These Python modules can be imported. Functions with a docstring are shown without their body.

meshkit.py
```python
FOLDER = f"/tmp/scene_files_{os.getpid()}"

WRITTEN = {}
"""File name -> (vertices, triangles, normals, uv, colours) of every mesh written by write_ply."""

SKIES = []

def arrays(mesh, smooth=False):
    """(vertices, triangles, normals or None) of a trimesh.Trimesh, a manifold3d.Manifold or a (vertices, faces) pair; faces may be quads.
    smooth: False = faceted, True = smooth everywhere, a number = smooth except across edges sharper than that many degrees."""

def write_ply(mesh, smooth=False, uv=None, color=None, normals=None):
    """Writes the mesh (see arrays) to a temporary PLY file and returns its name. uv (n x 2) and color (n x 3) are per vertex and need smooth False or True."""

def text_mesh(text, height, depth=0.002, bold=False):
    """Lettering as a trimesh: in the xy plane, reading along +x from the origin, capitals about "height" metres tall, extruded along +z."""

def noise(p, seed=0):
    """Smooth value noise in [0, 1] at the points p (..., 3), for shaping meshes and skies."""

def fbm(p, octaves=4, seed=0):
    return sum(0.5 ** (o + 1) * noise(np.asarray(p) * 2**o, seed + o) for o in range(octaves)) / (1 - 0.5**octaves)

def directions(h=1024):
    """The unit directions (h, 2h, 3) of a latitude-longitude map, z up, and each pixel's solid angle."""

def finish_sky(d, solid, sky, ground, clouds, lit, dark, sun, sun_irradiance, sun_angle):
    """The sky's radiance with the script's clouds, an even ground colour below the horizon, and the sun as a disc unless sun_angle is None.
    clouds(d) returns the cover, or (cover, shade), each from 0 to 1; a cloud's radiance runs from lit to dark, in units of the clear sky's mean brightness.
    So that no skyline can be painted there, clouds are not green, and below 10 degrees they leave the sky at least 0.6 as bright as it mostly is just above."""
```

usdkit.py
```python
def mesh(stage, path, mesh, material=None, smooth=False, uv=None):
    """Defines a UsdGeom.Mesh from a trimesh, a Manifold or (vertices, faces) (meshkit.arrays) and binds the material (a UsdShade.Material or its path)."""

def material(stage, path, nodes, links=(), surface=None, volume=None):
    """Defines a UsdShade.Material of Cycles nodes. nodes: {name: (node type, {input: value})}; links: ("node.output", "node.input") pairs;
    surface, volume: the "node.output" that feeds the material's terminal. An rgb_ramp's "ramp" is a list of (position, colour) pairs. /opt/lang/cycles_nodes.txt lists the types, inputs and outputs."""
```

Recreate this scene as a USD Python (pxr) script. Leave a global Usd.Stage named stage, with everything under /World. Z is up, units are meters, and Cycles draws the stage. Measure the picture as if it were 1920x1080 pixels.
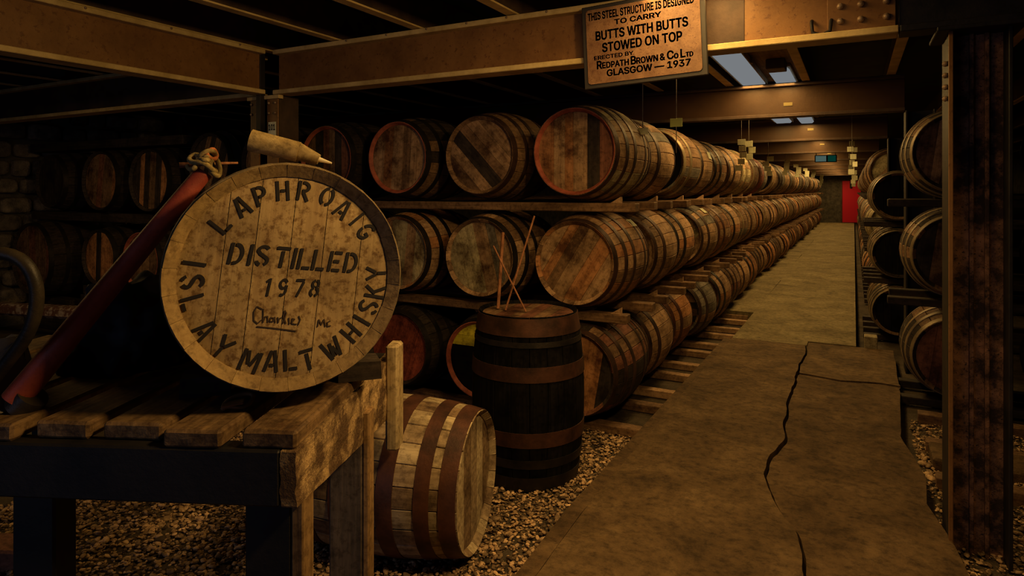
import math, random
import numpy as np
import trimesh
from shapely.geometry import Polygon, LineString, Point, box as sbox
from shapely.ops import unary_union
import meshkit, usdkit
from pxr import Usd, UsdGeom, UsdLux, UsdShade, Gf, Sdf, Vt

random.seed(7)
RNG = np.random.default_rng(7)
stage = Usd.Stage.CreateInMemory()
UsdGeom.SetStageUpAxis(stage, 'Z')
UsdGeom.SetStageMetersPerUnit(stage, 1.0)
UsdGeom.Xform.Define(stage, '/World')

# ------------------------------------------------------------------ camera, light, exposure
H, TH, FPX, CY = 1.6, math.radians(28.03), 1204.0, 358.0
cam = UsdGeom.Camera.Define(stage, '/World/camera')
cam.CreateFocalLengthAttr(FPX / 1920 * 36)
cam.CreateHorizontalApertureAttr(36.0)
cam.CreateVerticalApertureAttr(20.25)
cam.CreateVerticalApertureOffsetAttr(-(540 - CY) / 1920 * 36)
cam.CreateClippingRangeAttr(Gf.Vec2f(0.05, 200))
cam.CreateExposureAttr(0.0)
_x = UsdGeom.Xformable(cam)
_x.AddTranslateOp().Set(Gf.Vec3d(0, 0, H))
_x.AddRotateXYZOp().Set(Gf.Vec3f(90, 0, math.degrees(TH)))

WARM = (1.0, 0.59, 0.17)          # the tubes' warm light on the stock
LAMP_POWER = 22.0                 # radiance of an aisle fixture
FLOOD_POWER = 205.0               # flood lamp added out of view, aimed at the lettered cask
LEFT_POWER = 30.0                  # fixture added out of view to light the left-hand bay
DAY_POWER = 1.2                   # faint blue fill added behind the camera for the darks
DAY = (0.45, 0.6, 1.0)

def rect_light(path, loc, w, h, power, color, rot=(0, 0, 0)):
    l = UsdLux.RectLight.Define(stage, path)
    l.CreateWidthAttr(w); l.CreateHeightAttr(h)
    l.CreateIntensityAttr(power); l.CreateColorAttr(Gf.Vec3f(*color))
    x = UsdGeom.Xformable(l)
    x.AddTranslateOp().Set(Gf.Vec3d(*loc)); x.AddRotateXYZOp().Set(Gf.Vec3f(*rot))
    return l

BAY, Y1 = 3.55, 3.65              # steel frames stand every 3.55 m
rect_light('/World/day_light', (-2.6, -3.9, 1.2), 1.6, 2.2, DAY_POWER, DAY, (90, 0, 0))

# ------------------------------------------------------------------ helpers
CT, ST = math.cos(TH), math.sin(TH)
def wr(r, t, z):                   # camera ground axes (right, forward) -> world
    return np.array([CT * r - ST * t, ST * r + CT * t, z])
def at_t(u, v, t):
    return wr((u - 960) / FPX * t, t, H - (v - CY) / FPX * t)
def on_z(u, v, z):
    return at_t(u, v, (H - z) * FPX / (v - CY))
def on_y(u, v, y):
    k = (u - 960) / FPX
    return at_t(u, v, y / (ST * k + CT))

_used = {}
def numbered(parent, name):
    k = (parent, name)
    n = _used.get(k, 0); _used[k] = n + 1
    return f'{parent}/{name}' + (f'_{n:03d}' if n else '')
def tag(p, label=None, cat=None, group=None, kind=None):
    for k, v in (('label', label), ('category', cat), ('group', group), ('kind', kind)):
        if v: p.SetCustomDataByKey(k, v)
    return p
def thing(name, label, cat, loc=(0, 0, 0), rz=0, group=None, kind=None, rx=0, ry=0):
    x = UsdGeom.Xform.Define(stage, numbered('/World', name))
    x.AddTranslateOp().Set(Gf.Vec3d(*map(float, loc)))
    if rx or ry: x.AddRotateXYZOp().Set(Gf.Vec3f(rx, ry, rz))
    elif rz: x.AddRotateZOp().Set(float(rz))
    return tag(x.GetPrim(), label, cat, group, kind)
def obj(name, m, mat, parent=None, smooth=False, label=None, kind=None, rot=None):
    par = str(parent.GetPath()) if parent is not None else '/World'
    g = usdkit.mesh(stage, numbered(par, name), m, mat, smooth)
    if rot is not None: g.AddTransformOp().Set(rot)
    return tag(g.GetPrim(), label=label, kind=kind)
def raw(name, v, f, n, mat, parent):
    g = UsdGeom.Mesh.Define(stage, numbered(str(parent.GetPath()), name))
    g.CreatePointsAttr(Vt.Vec3fArray.FromNumpy(np.ascontiguousarray(v, np.float32)))
    g.CreateFaceVertexCountsAttr(Vt.IntArray.FromNumpy(np.full(len(f), 3, np.int32)))
    g.CreateFaceVertexIndicesAttr(Vt.IntArray.FromNumpy(np.ascontiguousarray(f, np.int32).ravel()))
    g.CreateSubdivisionSchemeAttr('none')
    g.CreateNormalsAttr(Vt.Vec3fArray.FromNumpy(np.ascontiguousarray(n, np.float32)))
    g.SetNormalsInterpolation('vertex')
    UsdShade.MaterialBindingAPI.Apply(g.GetPrim()).Bind(mat)
    return g.GetPrim()
def copy_of(src, name, label, cat, loc, rz=0, group=None):
    r = thing(name, label, cat, loc, rz, group)
    r.GetReferences().AddInternalReference(src); r.SetInstanceable(True)
    return r

_cb = {}
def cbox(sx, sy, sz, b=0.004, c=(0, 0, 0), rz=0, rot=None):
    b = min(b, sx * .45, sy * .45, sz * .45)
    pts = []
    for i in (-1, 1):
        for j in (-1, 1):
            for k in (-1, 1):
                x, y, z = i * sx / 2, j * sy / 2, k * sz / 2
                pts += [(x - i * b, y - j * b, z), (x - i * b, y, z - k * b), (x, y - j * b, z - k * b)]
    m = trimesh.convex.convex_hull(np.array(pts))
    if rz: m.apply_transform(trimesh.transformations.rotation_matrix(math.radians(rz), (0, 0, 1)))
    if rot is not None: m.apply_transform(rot)
    m.apply_translation(c)
    return m
def bar(p, q, w, h, b=0.004, up=(0, 0, 1)):          # a squared timber from p to q
    p, q = np.asarray(p, float), np.asarray(q, float)
    d = q - p; L = np.linalg.norm(d); d /= L
    s = np.cross(up, d); s /= np.linalg.norm(s); u = np.cross(d, s)
    m = cbox(L, w, h, b)
    T = np.eye(4); T[:3, 0], T[:3, 1], T[:3, 2], T[:3, 3] = d, s, u, (p + q) / 2
    m.apply_transform(T); return m
def tube(pts, r, n=10, closed=False):
    pts = np.asarray(pts, float); N = len(pts)
    r = np.broadcast_to(r, N)
    if closed: tan = np.roll(pts, -1, 0) - np.roll(pts, 1, 0)
    else: tan = np.gradient(pts, axis=0)
    tan /= np.linalg.norm(tan, axis=1, keepdims=True)
    u = np.cross(tan[0], (0.3, 0.2, 0.93)); u /= np.linalg.norm(u)
    V = []
    for i in range(N):
        u = u - tan[i] * (u @ tan[i]); u /= np.linalg.norm(u); w = np.cross(tan[i], u)
        a = np.linspace(0, 2 * np.pi, n, endpoint=False)
        V.append(pts[i] + r[i] * (np.cos(a)[:, None] * u + np.sin(a)[:, None] * w))
    V = np.vstack(V); F = []
    for i in range(N if closed else N - 1):
        j = (i + 1) % N
        for k in range(n):
            a, b, c, d = i * n + k, i * n + (k + 1) % n, j * n + (k + 1) % n, j * n + k
            F += [(a, b, c), (a, c, d)]
    if not closed:
        V = np.vstack([V, pts[0], pts[-1]]); e = len(V)
        for k in range(n):
            F += [(e - 2, (k + 1) % n, k), (e - 1, (N - 1) * n + k, (N - 1) * n + (k + 1) % n)]
    m = trimesh.Trimesh(V, F, process=False)
    return m
def curve(ctrl, n=24):
    from scipy.interpolate import CubicSpline
    c = np.asarray(ctrl, float); s = np.r_[0, np.cumsum(np.linalg.norm(np.diff(c, axis=0), axis=1))]
    return CubicSpline(s, c)(np.linspace(0, s[-1], n))
def prism(poly, h, z0=0.0):
    gs = [g for g in getattr(poly, 'geoms', [poly]) if g.area > 1e-9]
    m = trimesh.util.concatenate([trimesh.creation.extrude_polygon(g, h, engine='earcut') for g in gs])
    m.apply_translation((0, 0, z0)); return m
def cat(*ms): return trimesh.util.concatenate(list(ms))

# ------------------------------------------------------------------ materials
LK = '/World/Looks/'
def wood(name, a, b, axis='y', dirt=0.55, rough=0.72, grain=1.0, spec=0.25, rnd=0.14, blotch=5.0, fleck=(34.0, 0.75, (0.45, 0.42, 0.4))):
    sc = {'x': (2.5, 46, 46), 'y': (46, 2.5, 46), 'z': (46, 46, 2.5)}[axis]
    nodes = {
        'tc': ('texture_coordinate', {}), 'geo': ('geometry', {}), 'oi': ('object_info', {}),
        'off': ('vector_math', {'math_type': 'scale', 'vector1': (7.1, 3.3, 5.7)}),
        'add': ('vector_math', {'math_type': 'add'}),
        'map': ('mapping', {'scale': sc}),
        'gn': ('noise_texture', {'scale': grain, 'detail': 5.0, 'roughness': 0.6, 'distortion': 0.4}),
        'gr': ('rgb_ramp', {'ramp': [(0.28, a), (0.72, b)]}),
        'bn': ('noise_texture', {'scale': blotch, 'detail': 6.0, 'roughness': 0.68}),
        'br': ('rgb_ramp', {'ramp': [(0.36, (1 - dirt, 1 - dirt * 1.06, 1 - dirt * 1.08)), (0.47, (1 - dirt * .45,) * 3), (0.58, (1, 1, 1))]}),
        'fn': ('noise_texture', {'scale': fleck[0], 'detail': 4.0, 'roughness': 0.7}),
        'fr': ('rgb_ramp', {'ramp': [(0.36, fleck[2]), (0.52, (1, 1, 1)), (0.78, (1.0, 1.0, 1.0))]}),
        'm1': ('mix_color', {'blend_type': 'multiply', 'fac': 1.0}),
        'm2': ('mix_color', {'blend_type': 'multiply', 'fac': fleck[1]}),
        'rv': ('map_range', {'from_min': 0.0, 'from_max': 1.0, 'to_min': 1 - rnd, 'to_max': 1 + rnd, 'clamp': True}),
        'hs': ('hsv', {'saturation': 1.0}),
        'bp': ('bump', {'strength': 0.45, 'distance': 0.004}),
        'p': ('principled_bsdf', {'roughness': rough, 'specular_ior_level': spec}),
    }
    links = [('oi.random', 'off.scale'), ('tc.object', 'add.vector1'), ('off.vector', 'add.vector2'), ('add.vector', 'map.vector'),
             ('map.vector', 'gn.vector'), ('gn.fac', 'gr.fac'), ('geo.position', 'bn.vector'), ('bn.fac', 'br.fac'),
             ('geo.position', 'fn.vector'), ('fn.fac', 'fr.fac'),
             ('gr.color', 'm1.a'), ('br.color', 'm1.b'), ('m1.result', 'm2.a'), ('fr.color', 'm2.b'),
             ('m2.result', 'hs.color'), ('oi.random', 'rv.value'), ('rv.result', 'hs.value'),
             ('gn.fac', 'bp.height'), ('bp.normal', 'p.normal'), ('hs.color', 'p.base_color')]
    return usdkit.material(stage, LK + name, nodes, links, surface='p.BSDF')
def mottled(name, a, b, scale=6.0, rough=0.7, metal=0.0, bump=0.3, lo=0.35, hi=0.65, bdist=0.004, spec=0.3, speck=None, rnd=0.0):
    nodes = {'geo': ('geometry', {}), 'n': ('noise_texture', {'scale': scale, 'detail': 7.0, 'roughness': 0.66}),
             'r': ('rgb_ramp', {'ramp': [(lo, a), (hi, b)]}),
             'n2': ('noise_texture', {'scale': scale * 9, 'detail': 4.0, 'roughness': 0.7}),
             'bp': ('bump', {'strength': bump, 'distance': bdist}),
             'p': ('principled_bsdf', {'roughness': rough, 'metallic': metal, 'specular_ior_level': spec})}
    links = [('geo.position', 'n.vector'), ('geo.position', 'n2.vector'), ('n.fac', 'r.fac'), ('n2.fac', 'bp.height'), ('bp.normal', 'p.normal')]
    last = 'r.color'
    if speck:
        nodes['sr'] = ('rgb_ramp', {'ramp': [(0.56, (0, 0, 0)), (0.66, (1, 1, 1))]})
        nodes['sm'] = ('mix_color', {'blend_type': 'mix', 'b': speck})
        links += [('n2.fac', 'sr.fac'), ('sr.color', 'sm.fac'), (last, 'sm.a')]; last = 'sm.result'
    if rnd:
        nodes['oi'] = ('object_info', {}); nodes['rv'] = ('map_range', {'from_min': 0.0, 'from_max': 1.0, 'to_min': 1 - rnd, 'to_max': 1 + rnd, 'clamp': True}); nodes['hs'] = ('hsv', {})
        links += [('oi.random', 'rv.value'), ('rv.result', 'hs.value'), (last, 'hs.color')]; last = 'hs.color'
    links.append((last, 'p.base_color'))
    return usdkit.material(stage, LK + name, nodes, links, surface='p.BSDF')
def concrete(name, a, b, c, rough=0.85):
    nodes = {'geo': ('geometry', {}), 'n': ('noise_texture', {'scale': 2.4, 'detail': 8.0, 'roughness': 0.72, 'distortion': 0.5}),
             'r': ('rgb_ramp', {'ramp': [(0.34, a), (0.5, b), (0.66, c)]}),
             'n2': ('noise_texture', {'scale': 19.0, 'detail': 6.0, 'roughness': 0.75}), 'r2': ('rgb_ramp', {'ramp': [(0.34, (0.45, 0.43, 0.40)), (0.52, (1, 1, 1)), (0.70, (1.25, 1.22, 1.15))]}),
             'm': ('mix_color', {'blend_type': 'multiply', 'fac': 1.0}),
             'n3': ('noise_texture', {'scale': 90.0, 'detail': 3.0, 'roughness': 0.7}), 'add': ('math', {'math_type': 'add'}),
             'bp': ('bump', {'strength': 0.8, 'distance': 0.006}), 'p': ('principled_bsdf', {'roughness': rough, 'specular_ior_level': 0.3})}
    links = [('geo.position', 'n.vector'), ('geo.position', 'n2.vector'), ('geo.position', 'n3.vector'), ('n.fac', 'r.fac'), ('n2.fac', 'r2.fac'), ('r.color', 'm.a'), ('r2.color', 'm.b'),
             ('m.result', 'p.base_color'), ('n2.fac', 'add.value1'), ('n3.fac', 'add.value2'), ('add.value', 'bp.height'), ('bp.normal', 'p.normal')]
    return usdkit.material(stage, LK + name, nodes, links, surface='p.BSDF')
def plain(name, c, rough=0.6, metal=0.0, spec=0.4):
    return usdkit.material(stage, LK + name, {'p': ('principled_bsdf', {'base_color': c, 'roughness': rough, 'metallic': metal, 'specular_ior_level': spec})}, [], surface='p.BSDF')
def glow(name, c, s):
    return usdkit.material(stage, LK + name, {'e': ('emission', {'color': c, 'strength': s})}, [], surface='e.emission')

TONES = {
    'tan': ((0.28, 0.155, 0.08), (0.54, 0.345, 0.195)), 'pale': ((0.30, 0.24, 0.13), (0.56, 0.47, 0.28)),
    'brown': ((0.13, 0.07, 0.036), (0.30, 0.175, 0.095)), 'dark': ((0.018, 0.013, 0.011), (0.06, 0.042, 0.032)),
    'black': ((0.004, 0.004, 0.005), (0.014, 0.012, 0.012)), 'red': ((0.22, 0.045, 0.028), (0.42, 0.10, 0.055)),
    'orange': ((0.30, 0.125, 0.05), (0.52, 0.25, 0.11)), 'grey': ((0.10, 0.085, 0.07), (0.26, 0.22, 0.17)),
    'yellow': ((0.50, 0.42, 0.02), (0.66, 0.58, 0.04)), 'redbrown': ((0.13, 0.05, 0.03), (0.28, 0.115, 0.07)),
}
W = {}
for _n, (_a, _b) in TONES.items():
    for _ax in 'xyz':
        W[_n, _ax] = None
def wd(tone, axis):
    if W[tone, axis] is None:
        a, b = TONES[tone]
        W[tone, axis] = wood(f'wood_{tone}_{axis}', a, b, axis, **(dict(dirt=.80, blotch=4.2) if axis == 'z' else {}), spec=.06 if tone == 'black' else .25)
    return W[tone, axis]
M = {
    'head_gold': wood('cask_head_wood', (0.30, 0.19, 0.085), (0.50, 0.36, 0.17), 'z', dirt=0.5, rnd=0.05, blotch=3.5, fleck=(44.0, 0.9, (0.40, 0.31, 0.23))),
    'rim_gold': wood('cask_rim_wood', (0.27, 0.17, 0.07), (0.42, 0.29, 0.125), 'y', dirt=0.4, rnd=0.07),
    'ink': plain('stencil_ink', (0.012, 0.009, 0.010), 0.8),
    'pencil': plain('pencil_mark', (0.05, 0.03, 0.02), 0.9),
    'hoop': mottled('hoop_rust', (0.022, 0.015, 0.013), (0.085, 0.042, 0.03), 8, 0.55, 0.45),
    'hoop_red': mottled('hoop_red_rust', (0.045, 0.022, 0.018), (0.13, 0.052, 0.034), 7, 0.5, 0.35),
    'hoop_brown': mottled('hoop_brown_rust', (0.026, 0.012, 0.009), (0.085, 0.034, 0.022), 7, 0.6, 0.2),
    'hoop_dark': mottled('hoop_dark_iron', (0.012, 0.011, 0.012), (0.035, 0.028, 0.026), 9, 0.5, 0.5),
    'hoop_bright': mottled('hoop_galvanised', (0.16, 0.12, 0.07), (0.34, 0.26, 0.15), 9, 0.5, 0.4),
    'red_paint': mottled('red_rim_paint', (0.20, 0.05, 0.03), (0.52, 0.14, 0.085), 9, 0.6),
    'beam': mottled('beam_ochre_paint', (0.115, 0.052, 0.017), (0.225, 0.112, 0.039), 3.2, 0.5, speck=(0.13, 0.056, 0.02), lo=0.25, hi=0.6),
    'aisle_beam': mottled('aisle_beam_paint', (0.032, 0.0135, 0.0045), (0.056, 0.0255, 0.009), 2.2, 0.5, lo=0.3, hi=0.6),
    'beam_dark': mottled('beam_dark_paint', (0.035, 0.022, 0.016), (0.085, 0.05, 0.034), 4, 0.6),
    'black_paint': mottled('black_steel_paint', (0.006, 0.006, 0.008), (0.022, 0.018, 0.018), 5, 0.55),
    'rust': mottled('column_rust', (0.035, 0.02, 0.015), (0.34, 0.17, 0.10), 9, 0.85, speck=(0.02, 0.014, 0.012), bump=0.8, bdist=0.006, lo=.42, hi=.66),
    'rivet': mottled('rivet_steel', (0.16, 0.10, 0.06), (0.42, 0.30, 0.2), 20, 0.45, 0.3),
    'joist_flange': mottled('joist_ochre', (0.42, 0.30, 0.12), (0.66, 0.50, 0.23), 6, 0.6),  # lighter ochre: bounce light on the undersides put into the paint
    'ceiling': mottled('ceiling_boards', (0.008, 0.008, 0.010), (0.03, 0.025, 0.023), 3, 0.85),
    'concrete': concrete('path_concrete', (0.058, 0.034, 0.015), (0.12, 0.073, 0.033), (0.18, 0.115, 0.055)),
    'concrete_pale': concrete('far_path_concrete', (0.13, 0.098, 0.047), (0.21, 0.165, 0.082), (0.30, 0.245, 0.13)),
    'concrete_dark': concrete('path_concrete_worn', (0.05, 0.028, 0.012), (0.105, 0.062, 0.028), (0.165, 0.103, 0.05)),
    'earth': mottled('floor_earth', (0.03, 0.022, 0.016), (0.10, 0.075, 0.05), 4, 0.95, bump=0.8, bdist=0.02),
    'gravel': mottled('gravel_stone', (0.09, 0.05, 0.028), (0.58, 0.39, 0.22), 24, 0.8, rnd=0.85, lo=0.3, hi=0.7),
    'stone': mottled('rubble_stone', (0.05, 0.045, 0.04), (0.27, 0.22, 0.18), 6, 0.9, bump=0.9, bdist=0.02, rnd=0.3),
    'mortar': mottled('wall_mortar', (0.04, 0.036, 0.032), (0.12, 0.105, 0.085), 5, 0.95, bump=0.9, bdist=0.02),
    'sign': mottled('sign_enamel', (0.085, 0.038, 0.018), (0.165, 0.088, 0.046), 12, 0.5, speck=(0.07, 0.026, 0.012), lo=0.3, hi=0.6),
    'sign_edge': plain('sign_frame', (0.02, 0.016, 0.015), 0.6),
    'lamp_face': glow('lamp_diffuser', (0.86, 0.93, 1.0), 0.21),
    'lamp_body': mottled('lamp_tray', (0.20, 0.15, 0.07), (0.42, 0.33, 0.17), 6, 0.5),
    'ply': wood('lamp_board', (0.13, 0.075, 0.03), (0.30, 0.18, 0.08), 'y', dirt=0.35),
    'card': mottled('stock_card', (0.66, 0.66, 0.44), (0.85, 0.85, 0.62), 30, 0.7, bump=0.1),
    'card_yellow': plain('yellow_card', (0.75, 0.85, 0.26), 0.7),
    'wire': plain('hanging_wire', (0.20, 0.17, 0.14), 0.5, 0.5),
    'plate': plain('number_plate', (0.16, 0.12, 0.035), 0.5),
    'door_red': plain('red_door_paint', (0.55, 0.003, 0.030), 0.6),
    'door_glow': None,
    'exit_green': glow('exit_sign_green', (0.02, 0.42, 0.28), 0.07),
    'exit_white': glow('exit_sign_white', (0.45, 0.75, 0.68), 0.13),
    'pole': mottled('red_pole', (0.16, 0.025, 0.02), (0.34, 0.07, 0.045), 9, 0.5, speck=(0.22, 0.045, 0.03), lo=0.25),
    'rope': mottled('jute_rope', (0.24, 0.17, 0.06), (0.48, 0.37, 0.16), 60, 0.9, bump=0.9),
    'rope_red': mottled('orange_cord', (0.35, 0.10, 0.03), (0.55, 0.18, 0.06), 60, 0.8),
    'tool': wood('tool_handle', (0.24, 0.16, 0.06), (0.44, 0.33, 0.15), 'x', dirt=0.4),
    'tip': plain('pale_tip', (0.6, 0.52, 0.36), 0.5),
    'rod': wood('dip_rod', (0.20, 0.075, 0.035), (0.36, 0.16, 0.08), 'z', dirt=0.2),
    'rubber': mottled('black_rubber', (0.012, 0.011, 0.011), (0.045, 0.034, 0.022), 9, 0.45),
    'tarp': mottled('dark_tarp', (0.010, 0.010, 0.014), (0.028, 0.027, 0.033), 5, 0.7),
    'canvas': mottled('grey_canvas', (0.10, 0.085, 0.07), (0.20, 0.17, 0.14), 9, 0.9),
    'table_black': mottled('tarred_timber', (0.006, 0.006, 0.008), (0.02, 0.017, 0.016), 5, 0.6, speck=None),  # near-black: shade on the bench front put into the colour
    'worn_end': mottled('worn_end_board', (0.09, 0.05, 0.024), (0.46, 0.31, 0.15), 9, 0.85, speck=(0.16, 0.085, 0.04), bump=0.9, bdist=0.008, lo=0.44, hi=0.6),
    'table_raw': wood('worn_bench_timber', (0.11, 0.06, 0.028), (0.42, 0.27, 0.12), 'y', dirt=0.75, rough=0.8),
    'plank_raw': wood('bench_plank', (0.10, 0.055, 0.028), (0.34, 0.21, 0.095), 'y', dirt=0.7),
    'leg_wood': wood('bench_leg', (0.06, 0.05, 0.045), (0.17, 0.13, 0.10), 'z', dirt=0.5),
    'leg_raw': wood('bench_leg_strip', (0.16, 0.09, 0.04), (0.40, 0.25, 0.11), 'z', dirt=0.5),  # paler wood: light on the leg sides put into the colour
    'splinter': wood('splintered_wood', (0.34, 0.24, 0.12), (0.64, 0.50, 0.29), 'z', dirt=0.6),
    'leather': plain('leather', (0.14, 0.07, 0.03), 0.6),
    'stave_pale': wood('stave_pale', (0.30, 0.22, 0.13), (0.58, 0.47, 0.30), 'y', dirt=0.45),
    'stave_mid': wood('stave_mid', (0.22, 0.15, 0.09), (0.46, 0.34, 0.21), 'y', dirt=0.6),
    'stave_brown': wood('stave_brown', (0.13, 0.08, 0.045), (0.34, 0.23, 0.135), 'y', dirt=0.6),
    'flaky': mottled('flaking_paint', (0.10, 0.045, 0.035), (0.30, 0.24, 0.22), 14, 0.9, lo=0.48, hi=0.58),
}

# ------------------------------------------------------------------ setting: floor, path, walls, ceiling
GZ = -0.12                                     # gravel level below the concrete path
X0, X1, YN, YB = -9.5, 4.6, -4.0, 36.4
obj('floor', cbox(X1 - X0 + .6, YB - YN + .6, .1, .01, ((X0 + X1) / 2, (YN + YB) / 2, GZ - .05)), M['earth'], kind='structure')
ceil = obj('ceiling', cbox(X1 - X0 + .6, YB - YN + .6, .08, .01, ((X0 + X1) / 2, (YN + YB) / 2, 3.03)), M['ceiling'], kind='structure')
obj('wall_right', cbox(.3, YB - YN, 3.2, .01, (X1 + .15, (YN + YB) / 2, 1.45)), M['mortar'], kind='structure')
obj('wall_far', cbox(X1 - X0, .3, 3.2, .01, ((X0 + X1) / 2, YB + .15, 1.45)), M['mortar'], kind='structure')
obj('wall_near', cat(cbox(6.1, .3, 3.2, .01, (-6.45, YN - .15, 1.45)), cbox(6.4, .3, 3.2, .01, (1.4, YN - .15, 1.45)), cbox(1.6, .3, .75, .01, (-2.6, YN - .15, 2.67))), M['mortar'], kind='structure')
wl = thing('wall_left', None, None, kind='structure')
obj('wall_core', cbox(.3, YB - YN, 3.2, .01, (X0 - .15, (YN + YB) / 2, 1.45)), M['mortar'], wl)
for row in range(11):                          # coursed rubble where the added left lamp reaches the wall
    y = 2.6 + RNG.uniform(0, .3)
    z = .25 + row * .235
    while y < 6.2:
        w = RNG.uniform(.22, .5); h = RNG.uniform(.17, .225)
        m = trimesh.creation.icosphere(subdivisions=2, radius=1.0)
        v = np.sign(m.vertices) * np.abs(m.vertices) ** .45
        v = v / np.abs(v).max(0) * (.07 + RNG.uniform(0, .05), w / 2 - .012, h / 2)
        v += .02 * (meshkit.fbm(v * 9 + (row * 3.1, y, 0)) - .5)[:, None]
        m.vertices = v + (X0 + .01, y + w / 2, z + RNG.uniform(-.01, .01))
        obj('stone', m, M['stone'], wl, smooth=40)
        y += w

def wavy(pts, amp, seed, step=.12):
    pts = np.asarray(pts, float); out = []
    for a, b in zip(pts[:-1], pts[1:]):
        n = max(2, int(np.linalg.norm(b - a) / step))
        for i in range(n):
            out.append(a + (b - a) * i / n)
    out.append(pts[-1]); out = np.array(out)
    q = np.c_[out * 2.2, np.zeros(len(out))]
    out[1:-1] += amp * (np.c_[meshkit.fbm(q, 4, seed), meshkit.fbm(q, 4, seed + 9)] - .5)[1:-1]
    return out
path = thing('floor_path', None, None, kind='structure')
crack = wavy([(-.12, -1.5), (-.13, 2.4), (-.17, 2.93), (-.25, 3.3), (-.36, 3.6), (-.42, 3.87), (-.41, 5.0), (-.43, 6.2), (-.43, 7.30)], .09, 3, .04)
left_edge = wavy([(-1.17, 7.30), (-1.20, 5.0), (-1.19, 3.0), (-1.10, 1.0), (-1.1, -1.5)], .03, 5)
right_edge = wavy([(.35, 7.52), (.33, 6.0), (.27, 4.95), (.30, 4.75), (.36, 4.3), (.33, 3.95), (.40, 3.55), (.46, 3.0), (.56, 2.4), (.6, -1.5)], .035, 11)
def slab(poly, mat, h=.13, z=0.0, name='slab'):
    p = Polygon(poly).buffer(0)
    m = prism(p, h, z - h); return obj(name, m, mat, path)
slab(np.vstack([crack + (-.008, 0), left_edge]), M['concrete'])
seam = wavy([(-.42, 6.20), (-.1, 6.13), (.2, 6.2), (.34, 6.17)], .06, 31, .06)
cr2 = (crack + (.008, 0))
slab(np.vstack([[p for p in cr2 if p[1] > 6.22][:-1], [(-.425, 7.52)], [p for p in right_edge if p[1] > 6.22], (seam + (0, .012))[::-1]]), M['concrete'], z=-.010)
slab(np.vstack([[p for p in cr2 if p[1] < 6.18], seam, [(x, y) for x, y in right_edge if y < 6.18]]), M['concrete_dark'], z=-.02)
far_left = wavy([(.02, 7.3), (.02, 20), (.02, YB)], .01, 8, .5)
ys = [7.31, 12.4, 17.8, 23.0, 28.5, YB]
for i in range(5):
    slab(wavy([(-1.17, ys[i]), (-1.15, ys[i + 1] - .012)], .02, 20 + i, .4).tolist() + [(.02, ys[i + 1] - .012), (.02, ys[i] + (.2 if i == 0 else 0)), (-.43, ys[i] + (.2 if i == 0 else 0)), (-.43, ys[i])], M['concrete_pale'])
slab([(-1.175, 7.3), (-1.205, 3.0), (-1.11, 1.0), (-1.11, -1.5), (-1.19, -1.5), (-1.19, 1.0), (-1.285, 3.0), (-1.255, 7.3)], M['concrete_dark'], h=.12, z=-.012, name='kerb')
obj('floor_apron', cbox(1.5, YB - 9.0, .1, .004, (-1.915, (YB + 9.0) / 2, -.055)), M['concrete_pale'], kind='structure')

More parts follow.
